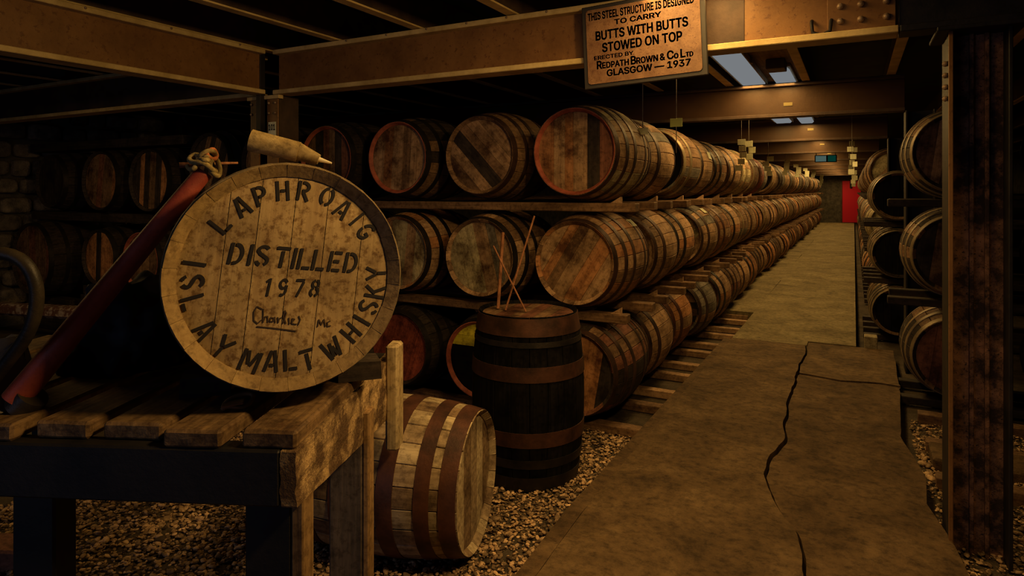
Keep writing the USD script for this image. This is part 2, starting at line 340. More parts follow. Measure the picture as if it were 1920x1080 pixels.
# gravel: pebbles nobody could count
def pebble(seed):
    m = trimesh.creation.icosphere(subdivisions=1, radius=1.0)
    v = m.vertices * (1.0, .74, .42)
    v = v * (1 + .5 * (meshkit.noise(v * 1.6 + seed * 7.3, seed) - .5))[:, None]
    m.vertices = v; return m
def gravel(name, label, polys, n, size):
    area = unary_union([Polygon(p) for p in polys])
    x0, y0, x1, y1 = area.bounds
    import shapely
    pts = RNG.uniform((x0, y0), (x1, y1), (int(n * (x1 - x0) * (y1 - y0) / area.area), 2))
    pts = pts[shapely.contains_xy(area, pts[:, 0], pts[:, 1])]
    N = len(pts)
    pi = UsdGeom.PointInstancer.Define(stage, '/World/' + name)
    for k in range(5):
        usdkit.mesh(stage, f'/World/{name}/pebble' + (f'_{k:03d}' if k else ''), pebble(k + 1), M['gravel'], 50)
    pi.CreatePrototypesRel().SetTargets([Sdf.Path(f'/World/{name}/pebble' + (f'_{k:03d}' if k else '')) for k in range(5)])
    pi.CreateProtoIndicesAttr(Vt.IntArray.FromNumpy(RNG.integers(0, 5, N).astype(np.int32)))
    s = size * np.exp(RNG.normal(0, .33, N))
    z = GZ + .004 + RNG.uniform(-.4, 1.0, N) * .016
    pi.CreatePositionsAttr(Vt.Vec3fArray.FromNumpy(np.c_[pts, z].astype(np.float32)))
    pi.CreateScalesAttr(Vt.Vec3fArray.FromNumpy(np.repeat(s[:, None], 3, 1).astype(np.float32)))
    ang = RNG.uniform(0, 2 * np.pi, N); tilt = RNG.normal(0, .35, N); az = RNG.uniform(0, 2 * np.pi, N)
    q = []
    for a, t, b in zip(ang, tilt, az):
        q1 = np.array([math.cos(a / 2), 0, 0, math.sin(a / 2)]); q2 = np.array([math.cos(t / 2), math.sin(t / 2) * math.cos(b), math.sin(t / 2) * math.sin(b), 0])
        w = q2[0] * q1[0] - q2[1:] @ q1[1:]; v = q2[0] * q1[1:] + q1[0] * q2[1:] + np.cross(q2[1:], q1[1:])
        q.append(Gf.Quath(float(w), float(v[0]), float(v[1]), float(v[2])))
    pi.CreateOrientationsAttr(Vt.QuathArray(q))
    tag(pi.GetPrim(), label, 'gravel', kind='stuff')
gravel('gravel', 'tan gravel under the bench and around the standing cask, left of the concrete path', [[(-4.0, 1.3), (-1.24, .9), (-1.30, 4.35), (-4.6, 4.35)]], 40000, .0100)
gravel('gravel_001', 'dim gravel to the right of the concrete path around the steel column', [[(.40, 3.3), (.62, 2.3), (3.2, 2.3), (3.2, 5.6), (.36, 5.6), (.36, 4.9), (.38, 4.3)]], 25000, .0100)

# ------------------------------------------------------------------ steel frame
BZ0, BZ1 = 2.36, 2.71
def i_profile(h, b, tw, tf):
    return unary_union([sbox(-b / 2, 0, b / 2, tf), sbox(-b / 2, h - tf, b / 2, h), sbox(-tw / 2, 0, tw / 2, h)])
def beam_x(x0, x1, y, mat, h=BZ1 - BZ0, b=.15):
    m = trimesh.creation.extrude_polygon(i_profile(h, b, .02, .022), x1 - x0, engine='earcut')
    T = np.array([[0, 0, 1, x0], [1, 0, 0, y], [0, 1, 0, BZ0], [0, 0, 0, 1.]])
    m.apply_transform(T); return m
def beam_parts(t, x0, x1, y, web, fl, h=BZ1 - BZ0, b=.15):
    obj('web', cbox(x1 - x0, .02, h - .04, .002, ((x0 + x1) / 2, y, BZ0 + h / 2)), web, t)
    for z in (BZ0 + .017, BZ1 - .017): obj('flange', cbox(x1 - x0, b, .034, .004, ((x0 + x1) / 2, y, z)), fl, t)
def beam_y(y0, y1, x, h=BZ1 - BZ0, b=.15, z=BZ0, tw=.02, tf=.022):
    m = trimesh.creation.extrude_polygon(i_profile(h, b, tw, tf), y1 - y0, engine='earcut')
    m.apply_transform(np.array([[-1, 0, 0, x], [0, 0, 1, y0], [0, 1, 0, z], [0, 0, 0, 1.]])); return m
def rivet(c, n, r=.016):
    m = trimesh.creation.icosphere(subdivisions=1, radius=r)
    m.vertices = m.vertices * .8; m.apply_translation(np.asarray(c) + np.asarray(n) * r * .2); return m
RX, LX = .50, -4.15
b1 = thing('steel_beam', 'ochre painted steel beam across the picture top, behind the enamel sign', 'beam')
beam_parts(b1, LX + .11, .19, Y1, M['beam'], M['joist_flange'])  # thick pale flange edges stand in for bounce-lit undersides
obj('splice_plate', cbox(.30, .02, .29, .003, (.03, Y1 - .02, (BZ0 + BZ1) / 2)), M['beam'], b1)
for dx in (-.09, .0, .11):
    for dz in (-.085, -.01, .08): obj('rivet', rivet((.03 + dx, Y1 - .032, (BZ0 + BZ1) / 2 + dz), (0, -1, 0), .021), M['rivet'], b1, smooth=True)
obj('dark_patch', cbox(.2, .004, .30, .001, (-.62, Y1 - .012, (BZ0 + BZ1) / 2)), M['beam_dark'], b1, label='dark unpainted patch')
p = on_y(1540, 52, Y1 - .04)
obj('iron_hook', tube([(p[0] - .045, Y1 - .012, p[2] + .045), (p[0] - .045, Y1 - .04, p[2] + .03), (p[0] - .04, Y1 - .045, p[2] - .02), (p[0], Y1 - .045, p[2] - .04), (p[0] + .04, Y1 - .045, p[2] - .02), (p[0] + .045, Y1 - .04, p[2] + .03), (p[0] + .045, Y1 - .012, p[2] + .045)], .009, 8), M['black_paint'], b1, smooth=True, label='black u-shaped hook')
for i in range(6):
    q = on_y(650 + i * 75, 70, Y1 - .08)
    obj('rivet', rivet((q[0], Y1 - .076, BZ1 - .011), (0, -1, 0), .009), M['rivet'], b1)
t = thing('steel_beam', 'dim steel beam running left from the column behind the bench', 'beam')
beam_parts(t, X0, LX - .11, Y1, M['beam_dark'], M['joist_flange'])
t = thing('steel_beam', 'ochre steel beam at the top left, coming forward from the column over the bench', 'beam')
obj('web', cbox(.02, Y1 - .11 - YN, BZ1 - BZ0 - .04, .002, (LX, (Y1 - .11 + YN) / 2, (BZ0 + BZ1) / 2)), M['beam'], t)
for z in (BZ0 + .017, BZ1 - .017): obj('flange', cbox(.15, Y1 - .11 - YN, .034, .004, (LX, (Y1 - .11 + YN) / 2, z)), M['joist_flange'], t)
for i in range(4): obj('rivet', rivet((LX + .076, 3.3 - i * .55, BZ1 - .011), (1, 0, 0), .01), M['rivet'], t)
t = thing('steel_beam', 'black steel beam at the top right corner over the steel column', 'beam')
beam_parts(t, .195, X1, Y1, M['black_paint'], M['black_paint'])
ORD = 'first second third fourth fifth sixth seventh eighth ninth tenth eleventh twelfth thirteenth fourteenth fifteenth sixteenth seventeenth eighteenth nineteenth twentieth twenty-first twenty-second twenty-third twenty-fourth twenty-fifth twenty-sixth twenty-seventh twenty-eighth twenty-ninth thirtieth thirty-first thirty-second thirty-third thirty-fourth'.split()
plate_m = cbox(.085, .006, .035, .001)
for k in range(1, 10):
    y = Y1 + BAY * k
    t = thing('steel_beam', f'orange-brown steel beam across the aisle, {ORD[k]} from the camera', 'beam')
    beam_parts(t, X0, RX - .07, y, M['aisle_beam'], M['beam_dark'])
    mm = plate_m.copy(); mm.apply_translation((-.62 + .02 * k, y - .013, (BZ0 + BZ1) / 2 - (.04 if k == 1 else .0)))
    obj('number_plate', mm, M['plate'], t, label='small yellow number plate')
# columns
def column(x, y, label, flange_mat, web_mat, w=.24, d=.26, z1=BZ0):
    t = thing('steel_column', label, 'column', (x, y, GZ))
    hh = z1 - GZ
    obj('web', cbox(w - .02, .014, hh, .002, (0, 0, hh / 2)), web_mat, t)
    for s in (-1, 1): obj('flange', cbox(.016, d, hh, .003, (s * (w / 2 - .008), 0, hh / 2)), flange_mat, t)
    return t
t = column(RX + .01, 3.72, 'rust-streaked steel column standing at the right edge of the path', M['black_paint'], M['rust'])
hh = BZ0 - GZ
for dx in (-.02, .04): obj('rib', cbox(.018, .03, hh, .003, (dx, -.02, hh / 2)), M['rust'], t)
obj('flange_edge', cbox(.018, .012, hh, .002, (-.113, -.135, hh / 2)), M['beam'], t, label='flange edge with light painted in ochre')  # ochre strip paints the light caught by this edge
for i in range(4): obj('rivet', rivet((-.125, -.08, hh - .16 - i * .055), (-1, 0, 0), .017), M['rivet'], t)
obj('cap_plate', cbox(.34, .36, .02, .003, (0, 0, hh - .011)), M['black_paint'], t)
for k in range(1, 10):
    y = Y1 + BAY * k
    column(RX + .05, y, f'dark steel column by the right-hand casks, {ORD[k]} from the camera', M['black_paint'], M['black_paint'])
t = column(LX, Y1 + .06, 'riveted steel column behind the lettered cask', M['beam_dark'], M['beam_dark'], w=.30, d=.2, z1=BZ0 - .005)
hh = BZ0 - GZ - .005
obj('angle', cbox(.12, .014, hh - .9, .002, (.095, -.115, .9 + (hh - .9) / 2)), M['beam'], t, label='ochre angle iron')
obj('angle', cbox(.10, .014, hh - .9, .002, (-.105, -.115, .9 + (hh - .9) / 2)), M['beam'], t, label='ochre angle iron')
for dx in (-.14, -.075, .06, .13):
    for dz in (.06, .14): obj('rivet', rivet((dx, -.124, hh - dz), (0, -1, 0), .014), M['rivet'], t, smooth=True)
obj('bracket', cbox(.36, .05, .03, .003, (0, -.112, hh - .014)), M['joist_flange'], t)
obj('stiffener', cbox(.05, .05, .62, .004, (-.005, -.15, hh + .03)), M['black_paint'], t)
lab = obj('number_label', cbox(.085, .003, .20, .001, (.095, -.1245, hh - .31)), M['card'], t, label='pale label reading 101 over 102')
for txt, dz in (('101', -.255), ('102', -.345)):
    m = meshkit.text_mesh(txt, .045, .001, True); m.apply_transform(trimesh.transformations.rotation_matrix(np.pi / 2, (1, 0, 0)))
    w = m.bounds[1, 0] - m.bounds[0, 0]
    m.apply_transform(np.diag([.07 / w, 1, 1, 1])); m.apply_translation((.06 - m.bounds[0, 0], -.1270, hh + dz - .02))
    obj('lettering', m, M['ink'], lab)
# joists
jx = [-8.6 + i * .743 for i in range(18)]
for i, x in enumerate(jx):
    t = thing('roof_joist', f'steel roof joist with bounce light painted on its lower flange, running along the warehouse, {ORD[i]} from the left wall', 'joist', (x, 0, 2.715))
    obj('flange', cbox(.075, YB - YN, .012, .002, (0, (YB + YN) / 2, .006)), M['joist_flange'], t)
    obj('web', cbox(.012, YB - YN, .26, .002, (0, (YB + YN) / 2, .142)), M['beam_dark'], t)

# ------------------------------------------------------------------ lamps
def fixture(k):
    y = (6.35 if k < 1 else 6.05) + BAY * k
    where = {0: 'nearest of those in view', 1: 'second along the aisle'}.get(k, f'{ORD[k] if k >= 0 else "before the first"} along the aisle')
    x = -.77
    LZ = 2.69 if k < 1 else 2.60
    bd = obj('lamp_board', cbox(.62, 2.3, .02, .003, (x, y, LZ + .112)), M['ply'])
    tag(bd, f'brown wooden board carrying two ceiling lamps, {where}', 'board')
    t = thing('strip_lamp', f'long white ceiling lamp, left of its pair, {where}', 'lamp', (-.935, y - .05, LZ))
    obj('tray', cat(cbox(.25, 1.95, .03, .006, (0, 0, .085)), cbox(.012, 1.95, .05, .003, (-.125, 0, .06)), cbox(.012, 1.95, .05, .003, (.125, 0, .06))), M['lamp_body'], t)
    obj('diffuser', cbox(.225, 1.88, .05, .018, (0, 0, .045)), M['lamp_face'], t)
    obj('clip', cbox(.02, .05, .05, .003, (.14, -.3, .06)), M['plate'], t)
    t2 = thing('strip_lamp', f'short white ceiling lamp, right of its pair, {where}', 'lamp', (-.625, y + .62, LZ))
    obj('tray', cbox(.21, .98, .03, .006, (0, 0, .085)), M['lamp_body'], t2)
    obj('diffuser', cbox(.19, .92, .05, .03, (0, 0, .045)), M['lamp_face'], t2)
    obj('control_box', cbox(.16, .22, .09, .006, (0, -.66, .055)), M['beam_dark'], t2, label='dark control box')
    rect_light(str(t.GetPath()) + '/tube_light', (0, 0, .012), .2, 1.85, LAMP_POWER, WARM)
    rect_light(str(t2.GetPath()) + '/tube_light', (0, 0, .012), .18, .9, LAMP_POWER, WARM)
for k in range(-1, 9): fixture(k)
FL, FT = np.array([.30, 1.68, 2.52]), np.array([-1.62, 1.45, 1.42])  # lamp added out of view to light the cask from the right
fd = FT - FL; fd /= np.linalg.norm(fd)
frz = math.degrees(math.atan2(fd[1], fd[0])); fry = math.degrees(math.asin(-fd[2]))
t = thing('floodlight', 'unseen black flood lamp added over the right of the path and aimed at the lettered cask', 'lamp', FL, frz)
Ry = trimesh.transformations.rotation_matrix(math.radians(fry), (0, 1, 0))
obj('housing', cbox(.10, .34, .24, .012, (-.07, 0, 0)).apply_transform(Ry), M['black_paint'], t)
obj('glass', cbox(.012, .31, .21, .004, (-.012, 0, 0)).apply_transform(Ry), M['lamp_face'], t)
obj('bracket', cat(cbox(.03, .40, .02, .003, (-.06, 0, .22)), cbox(.03, .02, .24, .003, (-.06, -.19, .11)), cbox(.03, .02, .24, .003, (-.06, .19, .11)), cbox(.03, .03, .20, .003, (-.06, 0, .32))), M['black_paint'], t)
rect_light(str(t.GetPath()) + '/flood_light', (0, 0, 0), .20, .30, FLOOD_POWER, (1.0, 0.60, 0.20), (0, fry - 90, 0))
t = thing('strip_lamp', 'unseen strip lamp added in the left-hand bay before the far left casks', 'lamp', (-6.1, 1.7, 2.50))  # lamp added to brighten the far left casks
obj('tray', cbox(.25, 1.3, .03, .006, (0, 0, .085)), M['lamp_body'], t)
obj('hanger', cat(cbox(.02, .02, .42, .003, (0, -.5, .30)), cbox(.02, .02, .42, .003, (0, .5, .30))), M['lamp_body'], t)
obj('diffuser', cbox(.225, 1.24, .05, .018, (0, 0, .045)), M['lamp_face'], t)
rect_light(str(t.GetPath()) + '/tube_light', (0, 0, .012), .2, 1.2, LEFT_POWER, WARM)

# ------------------------------------------------------------------ casks
_stave = {}
def stave_mesh(L, Rb, Rh, N, segs, jit, chime=(.028, .024), gap=(.0011, .0035)):
    k = (L, Rb, Rh, N, segs, jit, chime, gap)
    if k in _stave: return _stave[k]
    th = .030
    s = np.linspace(-L / 2, L / 2, segs + 1)
    ro = Rb - (Rb - Rh) * np.abs(2 * s / L) ** 2.0 + jit
    so, si = s.copy(), s.copy(); si[0] += chime[0]; si[-1] -= chime[0]
    ri = Rb - (Rb - Rh) * np.abs(2 * si / L) ** 2.0 - th
    ri[0] = ro[0] - chime[1]; ri[-1] = ro[-1] - chime[1]
    half = np.pi / N - gap[0] / Rb
    bev = gap[1] / Rb
    ang = np.array([-half, -half + bev, 0, half - bev, half]); dr = np.array([-gap[1], 0, 0, 0, -gap[1]])
    V = []; n = segs + 1
    for a, d in zip(ang, dr):
        V += [((r + d) * math.sin(a), y, (r + d) * math.cos(a)) for r, y in zip(ro, so)]
        V += [(r * math.sin(a), y, r * math.cos(a)) for r, y in zip(ri, si)]
    F = []
    def quad(a, b, c, d): F.extend([(a, b, c), (a, c, d)])
    m = len(ang)
    for i in range(m - 1):
        A, B = i * 2 * n, (i + 1) * 2 * n
        for j in range(segs):
            quad(A + j, A + j + 1, B + j + 1, B + j)
            quad(A + n + j + 1, A + n + j, B + n + j, B + n + j + 1)
        quad(A + n, A, B, B + n); quad(A + segs, A + n + segs, B + n + segs, B + segs)
    for i, flip in ((0, False), (m - 1, True)):
        A = i * 2 * n
        for j in range(segs):
            q = (A + j, A + n + j, A + n + j + 1, A + j + 1)
            quad(*(q[::-1] if flip else q))
    tm = trimesh.Trimesh(V, F, process=False)
    if tm.volume < 0: tm.invert()
    _stave[k] = meshkit.arrays(tm, 38)
    return _stave[k]
def hoop_mesh(L, Rb, Rh, s0, w, th=.0035, n=44):
    prof = []
    for s in (s0 - w / 2, s0 + w / 2):
        r = Rb - (Rb - Rh) * abs(2 * s / L) ** 2
        prof.append((s, r + .0005))
    ring = [(prof[0][0], prof[0][1] - .004), (prof[0][0], prof[0][1] + th), (prof[1][0], prof[1][1] + th), (prof[1][0], prof[1][1] - .004)]
    V, F = [], []
    for i in range(n):
        a = 2 * np.pi * i / n
        V += [(r * math.sin(a), s, r * math.cos(a)) for s, r in ring]
    for i in range(n):
        A, B = 4 * i, 4 * ((i + 1) % n)
        for j in range(4):
            k = (j + 1) % 4
            F += [(A + j, A + k, B + k), (A + j, B + k, B + j)]
    m = trimesh.Trimesh(V, F, process=False)
    if m.volume < 0: m.invert()
    return m
def head_boards(R, widths, y, th=.022, seed=0):
    disc = Point(0, 0).buffer(R, 28)
    x = -R; out = []
    r = np.random.default_rng(seed)
    for w in np.asarray(widths) / sum(widths) * 2 * R:
        g = disc.intersection(sbox(x + .0009, -R, x + w - .0009, R)).simplify(.0006)
        x += w
        if g.area < 1e-5: continue
        m = prism(g, th)
        m.apply_transform(np.array([[1, 0, 0, 0], [0, 0, 1, y], [0, 1, 0, 0], [0, 0, 0, 1.]]))   # board plane xz, front face towards -y
        if m.volume < 0: m.invert()
        m.apply_translation((0, r.uniform(-.0012, .0012), 0))
        out.append(m)
    return out
def chime_ring(Rh, L, chime, n=44):
    pr = [(-L / 2 - .0012, Rh - .002), (-L / 2 - .0018, Rh - .008), (-L / 2 + chime[0], Rh - chime[1] - .0025), (-L / 2 + chime[0] + .002, Rh - chime[1] + .002)]
    V, F = [], []
    for i in range(n):
        a = 2 * np.pi * i / n
        V += [(r * math.sin(a), y, r * math.cos(a)) for y, r in pr]
    for i in range(n):
        A, B = 4 * i, 4 * ((i + 1) % n)
        for j in range(4):
            k = (j + 1) % 4
            F += [(A + j, A + k, B + k), (A + j, B + k, B + j)]
    m = trimesh.Trimesh(V, F, process=False)
    if m.volume < 0: m.invert()
    return m
def build_cask(t, Rb=.36, Rh=.296, L=.86, N=22, segs=8, staves=('brown',), boards=('tan',), roll=0, nb=6, hoops=None, hoop_mat='hoop', rim=None, back=True,
               standing=False, stave_mats=None, head_mats=None, seed=0, simple=False, inset=.034, chime=(.028, .024), gap=(.0011, .0035)):
    """Parts of a cask under the thing t: its axis along y with the front head at -y, resting on z = 0 (or standing up)."""
    r = np.random.default_rng(seed + 100)
    ax = 'z' if standing else 'y'
    if standing: B = np.array([[1, 0, 0, 0], [0, 0, -1, 0], [0, -1, 0, 0], [0, 0, 0, 1.]]); B[2, 3] = L / 2   # front head (-y) up
    else: B = np.eye(4); B[2, 3] = Rb
    if standing: B = np.array([[1, 0, 0, 0], [0, 0, 1, 0], [0, -1, 0, L / 2], [0, 0, 0, 1.]])
    if simple:
        V, F, Nn, o = [], [], [], 0
        for i in range(N):
            v, f, n = stave_mesh(L, Rb, Rh, N, segs, 0)
            T = trimesh.transformations.rotation_matrix(2 * np.pi * i / N, (0, 1, 0)); T = B @ T
            V.append(v @ T[:3, :3].T + T[:3, 3]); Nn.append(n @ T[:3, :3].T); F.append(f + o); o += len(v)
        raw('body', np.vstack(V), np.vstack(F), np.vstack(Nn), wd(staves[0], ax), t)
    else:
        for i in range(N):
            v, f, n = stave_mesh(L, Rb, Rh, N, segs, (0, .0007, -.0007)[i % 3], chime, gap)
            T = B @ trimesh.transformations.rotation_matrix(2 * np.pi * (i + .5) / N, (0, 1, 0))
            mat = stave_mats[i % len(stave_mats)] if stave_mats else wd(staves[int(r.integers(len(staves)))], ax)
            raw('stave', v @ T[:3, :3].T + T[:3, 3], f, n @ T[:3, :3].T, mat, t)
    Ri = Rh - chime[1] + .0015
    RM = B @ trimesh.transformations.rotation_matrix(math.radians(roll), (0, 1, 0))
    G = Gf.Matrix4d(*RM.T.ravel().tolist())
    ws = r.uniform(.7, 1.25, nb); ws[0] *= 1.25; ws[-1] *= 1.25
    for i, m in enumerate(head_boards(Ri, ws, -L / 2 + inset, seed=seed)):
        tone = boards[i % len(boards)]
        obj('head_board', m, head_mats[i % len(head_mats)] if head_mats else wd(tone, 'z'), t, rot=G)
    if back:
        m = trimesh.creation.cylinder(Ri + .004, .02, sections=32); m.apply_transform(trimesh.transformations.rotation_matrix(np.pi / 2, (1, 0, 0))); m.apply_translation((0, L / 2 - .05, 0))
        m.apply_transform(B); obj('back_head', m, wd(boards[0], 'z'), t)
    if rim:
        m = chime_ring(Rh, L, chime); m.apply_transform(B); obj('painted_rim', m, M[rim], t, smooth=40)
    for s0, w in (hoops or ((-L / 2 + .028, .048), (-L * .31, .042), (-L * .15, .042), (L * .15, .042), (L * .31, .042), (L / 2 - .028, .048))):
        m = hoop_mesh(L, Rb, Rh, s0, w); m.apply_transform(B)
        obj('hoop', m, M[hoop_mat], t, smooth=40)
    return t

H4 = lambda L: ((-L / 2 + .026, .045), (-L * .29, .05), (L * .29, .05), (L / 2 - .026, .045))
STYLES = [
    dict(staves=('tan', 'tan', 'tan', 'brown'), boards=('tan', 'brown', 'tan'), roll=15, hoop_mat='hoop', L=.86, Rh=.292, hoops=H4(.86)),
    dict(staves=('orange', 'orange', 'tan'), boards=('orange', 'tan'), roll=70, hoop_mat='hoop_red', L=.80, Rh=.285, hoops=H4(.80)),
    dict(staves=('brown', 'brown', 'redbrown'), boards=('brown', 'tan'), roll=-35, hoop_mat='hoop', rim='red_paint', L=.86, Rh=.298),
    dict(staves=('brown', 'grey', 'brown'), boards=('black',), roll=0, hoop_mat='hoop_bright', L=.78, Rh=.305, hoops=H4(.78)),
    dict(staves=('tan', 'tan', 'grey'), boards=('pale', 'tan'), roll=40, hoop_mat='hoop', L=.86, Rh=.288, hoops=H4(.86)),
    dict(staves=('orange', 'tan', 'tan'), boards=('orange', 'brown'), roll=-60, hoop_mat='hoop_dark', L=.82, Rh=.290, hoops=H4(.82)),
    dict(staves=('grey', 'grey', 'tan'), boards=('dark', 'brown'), roll=85, hoop_mat='hoop', L=.82, Rh=.284, hoops=H4(.82)),
    dict(staves=('pale', 'pale', 'tan'), boards=('pale',), roll=10, hoop_mat='hoop_bright', L=.84, Rh=.29, hoops=H4(.84)),
    dict(staves=('red', 'red', 'orange'), boards=('red',), roll=10, hoop_mat='hoop_red', L=.84, Rh=.29, hoops=H4(.84)),
]
near_cls, far_cls = [], []
for i, st in enumerate(STYLES):
    for lst, nm, kw in ((near_cls, 'cask_pattern', {}), (far_cls, 'far_cask_pattern', dict(simple=True, segs=6, N=18, nb=4))):
        c = stage.CreateClassPrim(f'/World/{nm}_{i:03d}')
        build_cask(c, seed=i, **{**st, **kw})
        lst.append(f'/World/{nm}_{i:03d}')

LEVELS = (-.053, .731, 1.515)
TIER = ('bottom', 'middle', 'top')
YF, PITCH = 4.21, .93
XL = -1.75
# --- the front of the left-hand stow, each cask its own look
def front_cask(x, lev, label, **kw):
    t = thing('oak_cask', label, 'cask', (x, YF + .43, LEVELS[lev]), group=None)
    build_cask(t, **kw); return t
xs = [XL - .783 * i for i in range(6)]
front_cask(xs[0], 2, 'cask with a red-painted rim and mottled tan head, top tier at the aisle corner', staves=('tan', 'tan', 'pale', 'tan'), boards=('orange', 'tan', 'orange', 'tan', 'dark', 'redbrown'), roll=0, rim='red_paint', hoop_mat='hoop', Rb=.365, Rh=.31, seed=1)
front_cask(xs[1], 2, 'cask with a dark diagonal board across its head, top tier, second from the aisle', staves=('brown',), boards=('brown', 'tan', 'dark', 'brown', 'tan', 'tan'), roll=-44, hoop_mat='hoop', seed=2)
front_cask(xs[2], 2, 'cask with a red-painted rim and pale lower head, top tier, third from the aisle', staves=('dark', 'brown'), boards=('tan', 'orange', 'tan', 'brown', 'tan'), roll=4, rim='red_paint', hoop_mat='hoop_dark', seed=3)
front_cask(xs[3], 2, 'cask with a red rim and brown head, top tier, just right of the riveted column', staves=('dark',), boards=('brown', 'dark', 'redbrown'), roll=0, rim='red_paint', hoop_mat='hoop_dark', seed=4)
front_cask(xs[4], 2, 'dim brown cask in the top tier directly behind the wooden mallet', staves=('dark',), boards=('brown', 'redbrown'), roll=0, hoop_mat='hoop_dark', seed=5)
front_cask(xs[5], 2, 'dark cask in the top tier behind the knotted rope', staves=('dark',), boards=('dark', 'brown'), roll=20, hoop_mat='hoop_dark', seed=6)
front_cask(xs[0], 1, 'cask with a patchy tan head of slanting boards, middle tier at the aisle corner', staves=('brown', 'tan', 'orange'), boards=('tan', 'orange', 'brown', 'tan', 'orange', 'tan'), roll=32, hoop_mat='hoop', seed=7)
front_cask(xs[1], 1, 'cask with a pale yellowish head behind the thin rods, middle tier', staves=('tan', 'brown'), boards=('pale', 'pale', 'pale', 'tan', 'grey', 'tan'), roll=-14, hoop_mat='hoop_dark', seed=8)
front_cask(xs[2], 1, 'cask with a pale head half hidden by the lettered cask, middle tier', staves=('tan', 'orange', 'tan'), boards=('pale', 'tan', 'pale'), roll=6, hoop_mat='hoop_dark', seed=9)
front_cask(xs[3], 1, 'cask in the middle tier hidden behind the lettered cask', staves=('dark',), boards=('brown',), hoop_mat='hoop_dark', seed=10)
front_cask(xs[0], 0, 'cask with an orange head edge right of the standing cask, bottom tier', staves=('brown', 'dark', 'redbrown'), boards=('orange', 'orange', 'dark'), roll=10, hoop_mat='hoop', seed=11)
front_cask(xs[1], 0, 'yellow-headed cask with painted black shadow and red rim, bottom tier behind the standing cask', staves=('dark',), boards=('black', 'black', 'black', 'yellow', 'yellow'), roll=-90, rim='red_paint', hoop_mat='hoop_dark', seed=12, nb=5)  # black boards paint the shadow on a yellow head
front_cask(xs[2], 0, 'cask with a red-painted head, bottom tier beside the bench end', staves=('dark',), boards=('red',), roll=20, hoop_mat='hoop_dark', seed=13)
# --- left far group beyond the bench
def loose_cask(u, v, y, label, **kw):
    R = kw.get('Rb', .36)
    p = on_y(u, v, y)
    p[2] = {337: 1.715, 341: 1.715, 345: 1.715, 484: p[2] if R > .4 else .846}[v]
    t = thing('oak_cask', label, 'cask', (p[0], y + .43, p[2] - R)); build_cask(t, **kw); return p
pa = loose_cask(276, 337, YF, 'cask with orange and dark striped head, top tier at far left beside the red pole', staves=('dark',), boards=('dark', 'orange', 'dark', 'brown', 'dark', 'orange'), roll=4, hoop_mat='hoop_dark', seed=14, Rb=.37, Rh=.33)
pb = loose_cask(184, 341, YF, 'brown cask with light on its right edge painted orange, top tier, second from the stone wall', staves=('dark',), boards=('brown', 'brown', 'redbrown', 'brown', 'brown', 'orange'), roll=8, hoop_mat='hoop_dark', seed=15, Rb=.37, Rh=.33)  # orange end board paints the light on the right edge
pc = loose_cask(92, 345, YF, 'dark grey cask in the top tier nearest the stone wall', staves=('dark',), boards=('dark',), roll=0, hoop_mat='hoop_dark', seed=16, Rb=.37, Rh=.31)
pd = loose_cask(182, 484, YF, 'cask with an orange head and dark stripe, middle tier at far left', staves=('dark',), boards=('orange', 'orange', 'dark', 'orange', 'orange', 'orange'), roll=2, hoop_mat='hoop_dark', seed=17, Rb=.36, Rh=.31)
pe = loose_cask(262, 484, YF, 'cask with a dim orange rim behind the red pole, middle tier at far left', staves=('dark',), boards=('brown',), rim='red_paint', roll=2, hoop_mat='hoop_dark', seed=18, Rb=.36, Rh=.31)
pf = loose_cask(72, 484, YF + .02, 'large brown cask at the left edge behind the black hose', staves=('dark',), boards=('brown', 'brown', 'redbrown'), roll=0, hoop_mat='hoop_dark', seed=19, Rb=.49, Rh=.43, L=1.05)

# --- rows running back along the left of the aisle
NROW = 34
CX = {}
PICK = {(1, 2): 4, (2, 2): 3, (3, 2): 0, (4, 2): 5, (5, 2): 0, (6, 2): 7, (8, 2): 8, (1, 1): 0, (2, 1): 5, (3, 1): 4, (4, 1): 1, (1, 0): 0, (2, 0): 1, (3, 0): 6}
for lev in range(3):
    for j in range(1, NROW):
        y = YF + .43 + PITCH * j + RNG.uniform(-.015, .015)
        x = XL + RNG.uniform(-.07, .03)
        CX[j, lev] = (x, y)
        cls = near_cls if y < 10.5 else far_cls
        s = PICK.get((j, lev), (j * 5 + lev * 3 + j // 3) % 8)
        if j < 34: label, g = f'oak cask in the {TIER[lev]} tier left of the path, {ORD[j]} back from the near end', None
        else: label, g = f'small far oak cask in the {TIER[lev]} tier left of the path, beyond the twentieth', f'far casks in the {TIER[lev]} tier left of the path'
        copy_of(cls[s], 'oak_cask', label, 'cask', (x, y, LEVELS[lev]), float(RNG.uniform(-2, 2)), g)
